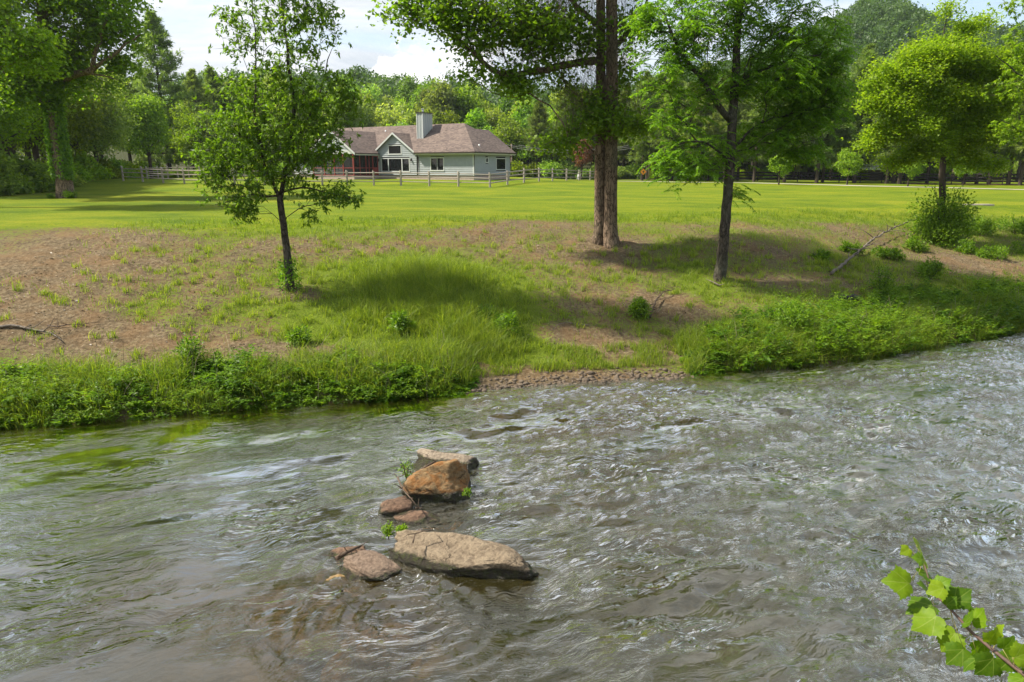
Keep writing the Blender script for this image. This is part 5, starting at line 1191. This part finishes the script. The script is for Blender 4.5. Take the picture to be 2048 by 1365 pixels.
def screen():
    m, nt, out = new_mat('insect_screen'); t = N(nt, 'ShaderNodeBsdfTransparent'); t.inputs[0].default_value = (.8, .8, .8, 1); d = N(nt, 'ShaderNodeBsdfDiffuse'); d.inputs[0].default_value = (.05, .05, .052, 1)
    mx = N(nt, 'ShaderNodeMixShader'); mx.inputs[0].default_value = .5; nt.links.new(t.outputs[0], mx.inputs[1]); nt.links.new(d.outputs[0], mx.inputs[2]); nt.links.new(mx.outputs[0], out.inputs[0]); return m
m_scr = screen()
def hb(name, lo, hi, mat, parent=house):
    mb = MB(); mb.box(lo, hi, h_); return mb.build(name, mat, parent)
def lap_wall(axis_, a, b, fixed, z0, z1fn, out_dir, holes=(), name='siding', ztop=3.0):
    """lap siding boards: axis_ 'u' wall at v=fixed, or 'v' wall at u=fixed; out_dir -1 = towards negative"""
    mb = MB(); e = .19; z = z0
    while z < ztop:
        zt = min(z + e, ztop); segs = [(a, b)]
        for (h0, h1, k0, k1) in holes:
            if zt > k0 + .01 and z < k1 - .01:
                ns = []
                for s0, s1 in segs:
                    if h1 <= s0 or h0 >= s1: ns.append((s0, s1)); continue
                    if h0 > s0: ns.append((s0, h0))
                    if h1 < s1: ns.append((h1, s1))
                segs = ns
        for s0, s1 in segs:
            q0, q1 = z1fn(z, s0, s1); 
            if q1 - q0 < .05: continue
            p0, p1 = z1fn(zt, s0, s1)
            p0 = max(p0, q0); p1 = min(p1, q1)
            if p1 - p0 < .02: p0 = p1 = (p0 + p1) / 2
            o0, o1 = fixed + out_dir * .055, fixed + out_dir * .008; ins = fixed - out_dir * .05
            if axis_ == 'u': pts = [(q0, o0, z), (q1, o0, z), (q1, ins, z), (q0, ins, z), (p0, o1, zt), (p1, o1, zt), (p1, ins, zt), (p0, ins, zt)]
            else: pts = [(o0, q0, z), (o0, q1, z), (ins, q1, z), (ins, q0, z), (o1, p0, zt), (o1, p1, zt), (ins, p1, zt), (ins, p0, zt)]
            mb.hexa([h_(p) for p in pts])
        z += e
    return mb.build(name, m_sid, house)
full = lambda z, s0, s1: (s0, s1)
# shell behind the boards
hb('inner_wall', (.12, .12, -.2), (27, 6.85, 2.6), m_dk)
lap_wall('u', .1, 7.3, 0, .45, full, -1, [(3.78, 5.61, .87, 2.26)], ztop=2.62)
lap_wall('u', 19.3, 27.2, 0, .45, full, -1, ztop=2.62)
lap_wall('v', .1, 6.95, 0, .45, full, -1, [(2.1, 2.62, 1.69, 2.24), (4.1, 6.02, .96, 2.2)], ztop=2.62)
gab = lambda z, s0, s1: (max(s0, 7.45 + max(0, (z - 2.72)) / .69), min(s1, 13.05 if z < 2.72 else 13.55 - (z - 2.72) / .69))
lap_wall('u', 7.4, 13.05, -.05, .45, gab, -1, [(8.41, 12.52, .76, 2.23), (9.5, 11.42, 2.6, 3.6)], ztop=4.8)
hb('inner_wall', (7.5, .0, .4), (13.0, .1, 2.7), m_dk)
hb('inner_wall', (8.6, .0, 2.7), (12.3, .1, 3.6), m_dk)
hb('foundation', (0.02, 0.02, -.5), (27.1, 6.9, .45), m_fnd)
hb('foundation', (12.95, -3.95, -.5), (19.3, 0.0, .36), m_fnd)
hb('corner_board', (-.045, -.045, .42), (.11, .11, 2.62), m_trim)
hb('corner_board', (12.86, -.10, .42), (12.99, -.0, 2.75), m_trim)
# windows
def window_u(u0, u1, z0, z1, v, mull=()):
    t = .09; mb = MB()
    mb.box((u0, v - .06, z0), (u0 + t, v + .02, z1), h_); mb.box((u1 - t, v - .06, z0), (u1, v + .02, z1), h_)
    mb.box((u0 + t, v - .06, z1 - t), (u1 - t, v + .02, z1), h_); mb.box((u0 - .03, v - .09, z0 - .03), (u1 + .03, v + .02, z0 + t), h_)
    for m_ in mull: mb.box((m_ - t / 1.6, v - .058, z0 + t), (m_ + t / 1.6, v + .018, z1 - t), h_)
    f = mb.build('window', m_trim, house)
    ed = [u0 + t] + [x for m_ in mull for x in (m_ - t / 1.6, m_ + t / 1.6)] + [u1 - t]
    for a, b in zip(ed[0::2], ed[1::2]):
        q = MB(); q.box((a, v - .02, z0 + t), (b, v + .0, z1 - t), h_); q.build('pane', m_gl, f)
    return f
f = window_u(3.78, 5.61, .87, 2.26, 0); q = MB(); q.box((4.62, -.035, .96), (4.76, -.021, 2.17), h_); q.build('mullion', simple('grey_mullion', (.2, .2, .2)), f)
window_u(9.5, 11.42, 2.6, 3.6, -.05); window_u(8.41, 12.52, .76, 2.23, -.05, (9.5, 11.46)); window_u(21.5, 23.0, .87, 2.26, 0); window_u(24.3, 25.6, .87, 2.26, 0)
def window_v(v0, v1, z0, z1):
    t = .08; mb = MB()
    mb.box((-.06, v0, z0), (.02, v0 + t, z1), h_); mb.box((-.06, v1 - t, z0), (.02, v1, z1), h_); mb.box((-.06, v0 + t, z1 - t), (.02, v1 - t, z1), h_); mb.box((-.07, v0 - .02, z0 - .02), (.02, v1 + .02, z0 + t), h_)
    f = mb.build('window', m_trim, house); q = MB(); q.box((-.02, v0 + t, z0 + t), (0, v1 - t, z1 - t), h_); q.build('pane', m_gl, f)
window_v(2.1, 2.62, 1.69, 2.24); window_v(4.1, 6.02, .96, 2.2)
# roofs (solid slabs)
def slab(mb, poly, t=.10):
    n = len(poly); P = [h_(p) for p in poly]; Q = [h_((p[0], p[1], p[2] - t)) for p in poly]
    mb.add(P + Q, [tuple(range(n)), tuple(range(2 * n - 1, n - 1, -1))] + [(i, (i + 1) % n, n + (i + 1) % n, n + i) for i in range(n)])
E0, SL = 2.78, .69
mb = MB()
zf = lambda v: E0 + SL * (v + .5)
ap = (4.0, 4.0, zf(4)); r1 = (3.15, 4.85, zf(4) - SL * .85); r2 = (3.15, 7.4, r1[2])
slab(mb, [(-.5, -.5, E0), (7.45, -.5, E0), (10.5, 2.55, zf(2.55)), (13.05, -.02, zf(-.02)), (16.1, 3.0, zf(3.0)), (19.6, -.5, E0), (27.7, -.5, E0), (23.2, 4.0, zf(4)), ap])
slab(mb, [(-.5, -.5, E0), ap, r1, r2, (-.5, 7.4, E0)])
slab(mb, [r1, (5.7, 7.4, 3.51), r2]); slab(mb, [ap, (23.2, 4.0, zf(4)), (27.7, 8.5, E0), (7.0, 8.5, E0), (5.7, 7.4, 3.51), r1]); slab(mb, [(27.7, -.5, E0), (27.7, 8.5, E0), (23.2, 4, zf(4))])
roof = mb.build('roof', m_shg, house)
mb = MB(); gz = 2.78 + SL * 3.05     # small gable
slab(mb, [(7.45, -.32, 2.78), (7.45, -.30, 2.79), (10.5, 2.6, gz + .01), (10.5, -.32, gz + .01)]); slab(mb, [(13.55, -.32, 2.78), (10.5, -.32, gz + .01), (10.5, 2.6, gz + .01), (13.55, -.30, 2.79)])
mb.build('gable_roof', m_shg, house)
mb = MB(); pz = 2.72 + SL * 3.6      # porch gable
slab(mb, [(12.5, -4.15, 2.72), (12.5, -.55, 2.74), (16.1, 3.1, pz + .02), (16.1, -4.15, pz)]); slab(mb, [(19.7, -4.15, 2.72), (16.1, -4.15, pz), (16.1, 3.1, pz + .02), (19.7, -.55, 2.74)])
mb.build('gable_roof', m_shg, house)
def rake(u0, z0, u1, z1, v, w_=.17, t=.05):
    mb = MB(); P = [(u0, v - t, z0 - w_), (u1, v - t, z1 - w_), (u1, v, z1 - w_), (u0, v, z0 - w_), (u0, v - t, z0 + .02), (u1, v - t, z1 + .02), (u1, v, z1 + .02), (u0, v, z0 + .02)]
    mb.hexa([h_(p) for p in P]); mb.build('rake_board', m_trim, house)
rake(7.40, 2.76, 10.5, gz, -.325); rake(13.5, 2.82, 10.5, gz, -.325); rake(12.46, 2.70, 16.1, pz, -4.155, .2); rake(19.74, 2.70, 16.1, pz, -4.155, .2)
# fascia, gutters, soffits
hb('fascia', (-.48, -.49, E0 - .24), (7.35, -.44, E0 - .11), m_trim); hb('fascia', (-.49, -.43, E0 - .24), (-.44, 7.38, E0 - .11), m_trim); hb('fascia', (12.48, -4.0, 2.50), (12.53, -.55, 2.62), m_trim)
hb('gutter', (-.56, -.60, E0 - .13), (7.4, -.50, E0 - .01), m_gut); hb('gutter', (-.60, -.5, E0 - .13), (-.50, 7.45, E0 - .01), m_gut); hb('gutter', (12.40, -4.1, 2.62), (12.49, -.4, 2.72), m_gut); hb('gutter', (19.8, -.60, E0 - .13), (27.7, -.50, E0 - .01), m_gut)
hb('soffit', (-.42, -.42, E0 - .27), (7.4, .0, E0 - .23), m_trim); hb('soffit', (-.42, .01, E0 - .27), (-.05, 7.36, E0 - .23), m_trim)
def pipe(pts, name='downspout'):
    mb = MB(); mb.tube([h_(p) for p in pts], .045, 6); mb.build(name, m_gut, house)
pipe([(7.35, -.5, 2.66), (7.25, -.3, 2.5), (7.2, -.09, 2.3), (7.2, -.09, 0)]); pipe([(-.5, -.5, 2.66), (-.3, -.3, 2.56), (-.1, -.05, 2.35), (-.1, -.05, 0)]); pipe([(-.5, 7.2, 2.66), (-.2, 6.9, 2.4), (-.08, 6.9, 2.3), (-.08, 6.9, .1)])
# chimney
ch = hb('chimney', (7.9, 1.7, 3.9), (8.7, 3.3, 6.95), m_sid)
mb = MB()
for a, b in (((7.86, 1.66), (7.95, 1.75)), ((8.65, 1.66), (8.74, 1.75)), ((7.86, 3.25), (7.95, 3.34))): mb.box((a[0], a[1], 4.2), (b[0], b[1], 6.95), h_)
for v in (2.05, 2.4, 2.75, 3.0): mb.box((7.87, v - .02, 4.3), (7.9, v + .02, 6.95), h_)
mb.box((8.28, 1.67, 4.2), (8.32, 1.7, 6.95), h_); mb.build('batten', m_trim, ch)
mb = MB(); mb.box((7.8, 1.6, 6.95), (8.8, 3.4, 7.03), h_); mb.build('chimney_cap', m_gut, ch); mb = MB(); mb.tube([h_((8.3, 2.3, 7.03)), h_((8.3, 2.3, 7.35))], .11, 10); mb.tube([h_((8.3, 2.3, 7.35)), h_((8.3, 2.3, 7.42))], .17, 10); mb.build('flue_pipe', simple('galvanised', (.5, .5, .52), .35), ch, True)
for u, v, z in ((14.52, 3.08, 5.2), (.4, 1.58, 3.36)):
    mb = MB(); mb.tube([h_((u, v, z - .1)), h_((u, v, z + .2))], .08, 8); mb.build('roof_vent', simple('white_vent', (.75, .75, .75)), house, True)
# lamps by the big window
for u in (8.13, 12.82):
    mb = MB(); mb.box((u - .05, -.12, 1.95), (u + .05, -.085, 2.2), h_); mb.tube([h_((u, -.2, 1.85)), h_((u, -.2, 1.9)), h_((u, -.2, 2.1)), h_((u, -.2, 2.18))], [.05, .08, .06, .02], 8); mb.build('wall_lamp', m_gut, house)
# screened porch
PV = -3.9
for u in (13.0, 14.5, 15.85, 17.4, 19.15): hb('post', (u - .06, PV - .06, .38), (u + .06, PV + .06, 2.64), m_red)
for v in (-2.98, -2.04, -1.54, -.98, -.12): hb('post', (12.94, v - .045, .38), (13.04, v + .045, 2.64), m_red)
for z in (.38, 1.14): hb('rail', (13.07, PV - .03, z), (19.1, PV + .03, z + .07), m_red); hb('rail', (12.97, PV + .07, z), (13.02, -.15, z + .07), m_red)
hb('beam', (12.9, PV - .08, 2.64), (19.25, PV + .08, 3.0), m_trim); hb('beam', (12.92, PV + .08, 2.6), (13.06, 0, 2.78), m_trim)
mb = MB()
for a, b in ((13.07, 14.43), (14.57, 15.78), (15.92, 17.33), (17.47, 19.08)): mb.box((a, PV - .005, .45), (b, PV + .005, 2.64), h_)
mb.build('screen_panel', m_scr, house)
mb = MB()
for a, b in ((-3.83, -3.03), (-2.93, -2.09), (-1.99, -1.59), (-1.49, -1.03), (-.93, -.17)): mb.box((12.985, a, .45), (12.995, b, 2.6), h_)
mb.build('screen_panel', m_scr, house)
hb('porch_floor', (13.0, PV + .05, .3), (19.2, 0, .38), simple('porch_boards', (.2, .17, .15)))
hb('inner_wall', (13.0, -.03, .38), (19.2, .12, 2.75), m_sid)
mb = MB()
for i in range(10): mb.box((13.06 + i * .16, -.09, .4), (13.06 + i * .16 + .14, -.04, 2.6), h_)
mb.build('board_wall', m_red, house)
for a, b in ((14.0, 15.4), (16.1, 17.5)):
    f = hb('porch_window', (a, -.08, 1.0), (b, -.035, 2.2), m_trim); mb = MB(); mb.box((a + .08, -.1, 1.08), (b - .08, -.081, 2.12), h_); mb.build('pane', m_gl, f)
d_ = hb('door', (12.93, -1.0, .46), (12.96, -.2, 2.45), m_red)
mb = MB(); mb.box((12.92, -.9, 1.25), (12.929, -.3, 2.35), h_); mb.build('pane', m_gl, d_)
pg = lambda z, s0, s1: (max(s0, 12.6 + (z - 2.72) / .69), min(s1, 19.6 - (z - 2.72) / .69))
lap_wall('u', 12.9, 19.3, PV, 3.0, pg, -1, ztop=5.0)
# patio things seen through the fence
c = np.array(gp(622, 355)); 

# ------------------------------------------------------------------ small far objects
c = on_ground(*fpt(1158, 361)[:2]); c = (c[0], c[1] - .8, c[2]); mb = MB(); mb.tube([(0, 0, 0), (0, 0, .5), (0, 0, .75), (0, 0, .8)], [.42, .33, .26, .1], 10)
o = mb.build('utility_cover', simple('pale_grey_plastic', (.5, .5, .52), .6, 4, .1), None, True, c); tag(o, 'pale grey cone-shaped cover standing against the split-rail fence', 'utility cover')
x, y = col_at(1287, 96), 96.0; root = empty('road_sign', on_ground(x, y)); tag(root, 'small orange diamond road sign with a black figure beyond the lawn', 'sign')
mb = MB(); mb.box((-.03, -.03, -.3), (.03, .03, 1.5)); mb.build('post', m_blk, root); mb = MB(); s = .42; mb.add([(0, -.05, 1.2 - s), (s, -.05, 1.2), (0, -.05, 1.2 + s), (-s, -.05, 1.2), (0, -.03, 1.2 - s), (s, -.03, 1.2), (0, -.03, 1.2 + s), (-s, -.03, 1.2)], [(0, 1, 2, 3), (7, 6, 5, 4), (0, 4, 5, 1), (1, 5, 6, 2), (2, 6, 7, 3), (3, 7, 4, 0)]); f = mb.build('sign_face', simple('sign_orange', (.85, .30, .02), .5), root)
mb = MB(); mb.box((-.05, -.058, 1.0), (.05, -.052, 1.35)); mb.box((-.14, -.058, 1.2), (.14, -.052, 1.26)); mb.build('symbol', m_blk, f)
poles = []
for px, Y in ((1298, 97), (1023, 108)):
    x = col_at(px, Y); g_ = on_ground(x, Y); root = empty('utility_pole', g_); tag(root, 'wooden utility pole near the orange road sign' if px > 1200 else 'wooden utility pole behind the right end of the house', 'pole')
    mb = MB(); mb.tube([(0, 0, -.4), (0, 0, 5.2)], [.14, .10], 8); mb.build('pole_shaft', simple('pole_wood', (.22, .17, .13), .9, 6, .2), root, True); mb = MB(); mb.box((-.9, -.06, 4.9), (.9, .06, 5.02)); mb.build('crossarm', M['bark_far'], root); poles.append(g_)
for k, dx in enumerate((-.8, 0, .8)):
    a = np.array(poles[0]) + np.array([dx, 0, 5.05 - .35 * (k == 1)]); b = np.array(poles[1]) + np.array([dx, 0, 5.05 - .35 * (k == 1)]); t = np.linspace(0, 1, 12)[:, None]; P = a + (b - a) * t - np.array([0, 0, 1.]) * (.9 * 4 * t * (1 - t))
    mb = MB(); mb.tube(P, .018, 4); o = mb.build('power_line', simple('cable', (.2, .2, .2), .5), None, True); tag(o, ('upper left', 'lower middle', 'upper right')[k] + ' of the thin wires strung between the utility poles', 'wire')
# shed far behind the pines
x, y = col_at(1738, 106), 106.0; g_ = on_ground(x, y); root = empty('shed', g_); tag(root, 'low pale-roofed shed glimpsed behind the pines', 'shed')
mb = MB(); mb.box((-2.2, -1.5, 0), (2.2, 1.5, 1.5)); mb.build('wall', simple('shed_wall', (.16, .13, .1), .8, 5, .2), root); mb = MB()
for s in (-1, 1): mb.hexa([(-2.5, s * 1.8, 1.42), (2.5, s * 1.8, 1.42), (2.5, 0, 2.2), (-2.5, 0, 2.2), (-2.5, s * 1.8, 1.5), (2.5, s * 1.8, 1.5), (2.5, 0, 2.3), (-2.5, 0, 2.3)])
mb.build('roof', simple('tin_roof', (.5, .5, .5), .5), root)
# low stone slab on the lawn
c = gp(1955, 411); mb = MB(); mb.box((-.75, -.25, -.05), (.85, .25, .07)); mb.box((-.7, -.3, -.1), (.2, .2, .04)); o = mb.build('stone_slab', simple('pale_stone', (.38, .33, .28), .9, 8, .25), None, False, c); tag(o, 'flat pale stone slab lying on the lawn right of the dark bush', 'stone slab')

# ------------------------------------------------------------------ sycamore branch reaching in at the lower right
def lobed_leaf():
    a = [(0, 0), (.10, -.07), (.24, -.10), (.40, -.04), (.42, .06), (.55, .10), (.52, .20), (.66, .30), (.62, .36), (.72, .50), (.56, .50), (.48, .58), (.44, .60), (.42, .74), (.34, .72), (.28, .84), (.20, .84), (.12, .98), (0, 1.10)]
    pts = np.array(a + [(-x, y) for x, y in a[-2:0:-1]]); c = np.array([0, .30]); n = len(pts); V = [(0, .30, 0.)]
    for k in (.3, .55, .8, 1.0):
        for x, y in c + (pts - c) * k:
            rr_ = math.hypot(x, y - .3); V.append((x, y, .30 * abs(x) * (1 - .5 * abs(x)) - .30 * rr_ ** 2 + .035 * math.sin(11 * y + 3 * x) * rr_ + .03 * math.sin(16 * x + 2) * rr_))
    Fs = [(0, 1 + i, 1 + (i + 1) % n) for i in range(n)]
    for q in range(3): Fs += [(1 + q * n + i, 1 + (q + 1) * n + i, 1 + (q + 1) * n + (i + 1) % n, 1 + q * n + (i + 1) % n) for i in range(n)]
    return V, Fs
def big_leaf_mat():
    m, nt, out = new_mat('sycamore_leaf'); oi = N(nt, 'ShaderNodeObjectInfo'); tc = N(nt, 'ShaderNodeTexCoord')
    c = ramp(nt, oi.outputs['Random'], [(0, (.05, .12, .006)), (.5, (.12, .23, .009)), (1, (.24, .33, .012))])
    sp = N(nt, 'ShaderNodeSeparateXYZ'); nt.links.new(tc.outputs['Object'], sp.inputs[0])
    ax = mathn(nt, 'ABSOLUTE', sp.outputs[0])
    r1_ = mathn(nt, 'ABSOLUTE', mathn(nt, 'SUBTRACT', ax, mathn(nt, 'MULTIPLY', mathn(nt, 'SUBTRACT', sp.outputs[1], .05), .75)))
    vein = mathn(nt, 'MINIMUM', ax, r1_); vm = ramp(nt, vein, [(0.008, (1,) * 3), (0.022, (0,) * 3)])
    c = mixc(nt, mathn(nt, 'MULTIPLY', vm, .5), c, (.32, .38, .10)); c = mixc(nt, .25, c, ramp(nt, noise(nt, tc.outputs['Object'], 6, 5), [(.3, (.07, .14, .008)), (.7, (.22, .30, .015))]))
    d = N(nt, 'ShaderNodeBsdfPrincipled'); d.inputs['Roughness'].default_value = .5; d.inputs['Specular IOR Level'].default_value = .2; nt.links.new(c, d.inputs['Base Color']); t = N(nt, 'ShaderNodeBsdfTranslucent'); nt.links.new(mixc(nt, 1, c, (1.5, 1.5, .5), 'MULTIPLY'), t.inputs[0])
    mx = N(nt, 'ShaderNodeMixShader'); mx.inputs[0].default_value = .45; nt.links.new(d.outputs[0], mx.inputs[1]); nt.links.new(t.outputs[0], mx.inputs[2]); nt.links.new(mx.outputs[0], out.inputs[0]); return m
lv, lf = lobed_leaf(); lme = bpy.data.meshes.new('leaf'); lme.from_pydata(lv, [], lf); lme.materials.append(big_leaf_mat()); lme.polygons.foreach_set('use_smooth', np.ones(len(lme.polygons), bool))
def at_d(px, py, Y): return at_y(px, py, Y)
BR = np.array([at_d(px, py, y) for px, py, y in ((1846, 1120, 2.02), (1858, 1160, 1.98), (1875, 1195, 1.94), (1900, 1217, 1.90), (1940, 1262, 1.84), (1985, 1300, 1.78), (2030, 1335, 1.72), (2080, 1375, 1.64), (2170, 1450, 1.5), (2320, 1600, 1.3), (2600, 1850, 1.0))])
root = empty('sycamore_branch', BR[0]); tag(root, 'leafy branch with large lobed green leaves reaching in at the lower right', 'branch')
mb = MB(); mb.tube(BR - BR[0], np.linspace(.002, .009, len(BR)), 7); mb.build('stem', simple('twig_bark', (.10, .06, .045), .7, 60, .3), root, True)
LV = [(1842, 1108, -60, 1.10, 100, .0), (1812, 1102, -150, .5, 100, .8), (1838, 1118, 160, .55, 60, .5), (1850, 1150, -20, .75, 110, .4), (1800, 1165, 175, 1.0, 120, -.3), (1850, 1178, 130, .8, 130, .3), (1885, 1166, 40, .6, 70, .4), (1845, 1215, 190, 1.15, 100, .3), (1900, 1205, 60, .55, 60, .8), (1855, 1245, 215, 1.25, 60, .5),
      (1920, 1195, 50, .75, 90, .4), (1900, 1280, 240, 1.1, 130, .2), (1935, 1240, 60, .7, 80, .2), (1955, 1235, 65, .7, 60, .6), (1915, 1310, 225, .95, 40, .6), (1960, 1295, 250, .8, 120, .2), (1985, 1275, 70, .65, 70, .3), (1975, 1330, 235, .85, 130, .3), (2015, 1325, 240, .8, 100, -.2), (2015, 1290, 60, .7, 90, .3),
      (2045, 1310, 30, .75, 70, .2), (2045, 1350, 240, .8, 120, .1), (2000, 1262, 90, .5, 60, .3), (1875, 1180, 200, .7, 90, 0), (1945, 1325, 220, .7, 90, .2), (2035, 1362, 200, .6, 90, .2)]
from mathutils import Euler
for i, (px, py, ang_, s, tiltx, yawz) in enumerate(LV):
    k = int(np.argmin(np.hypot([proj_[0] - px for proj_ in [(1846, 0), (1858, 0), (1875, 0), (1900, 0), (1940, 0), (1985, 0), (2030, 0), (2080, 0)]], 0)))
    P = at_d(px, py, BR[k][1] + random.uniform(-.05, .03)); st = (BR[k] + BR[min(k + 1, 8)]) / 2
    o = bpy.data.objects.new('leaf', lme); COL.objects.link(o); o.parent = root
    a = math.radians(ang_); dirn = Vector((math.cos(a), -.25 * yawz, math.sin(a) * .95)).normalized(); nrm = Vector((random.uniform(-.7, .7), random.uniform(-1, .1), random.uniform(.2, 1.2))).normalized()
    xx_ = dirn.cross(nrm).normalized(); nn = xx_.cross(dirn); sc = .076 * s * random.uniform(.85, 1.15)
    # leaf pivots at its petiole end; centre it on the seen position
    org = Vector([float(c) for c in (P - BR[0])]) - dirn * sc * .4
    o.matrix_local = Matrix.Translation(org) @ Matrix((xx_ * sc, dirn * sc, nn * sc)).transposed().to_4x4()
    a_ = BR[k] - BR[0]; mb = MB(); mb.tube([a_, (a_ + np.array(org)) / 2 + np.array([0, 0, -.004]), np.array(org)], [.0013, .001, .0009], 4); mb.build('petiole', simple('petiole', (.30, .26, .08), .6) if i == 0 else bpy.data.materials['petiole'], root, True)

# ------------------------------------------------------------------ summer haze
hm_, hnt, hout = new_mat('haze_air'); pv = N(hnt, 'ShaderNodeVolumePrincipled'); pv.inputs['Color'].default_value = (0.80, 0.88, 1.0, 1); pv.inputs['Density'].default_value = 0.00013; pv.inputs['Anisotropy'].default_value = 0.2
hnt.links.new(pv.outputs[0], hout.inputs['Volume'])
mb = MB(); mb.box((-700, -80, -3), (700, 1600, 130)); o = mb.build('haze', hm_); tag(o, kind='stuff', label='thin summer haze over the valley')
cy.volume_bounces = 0
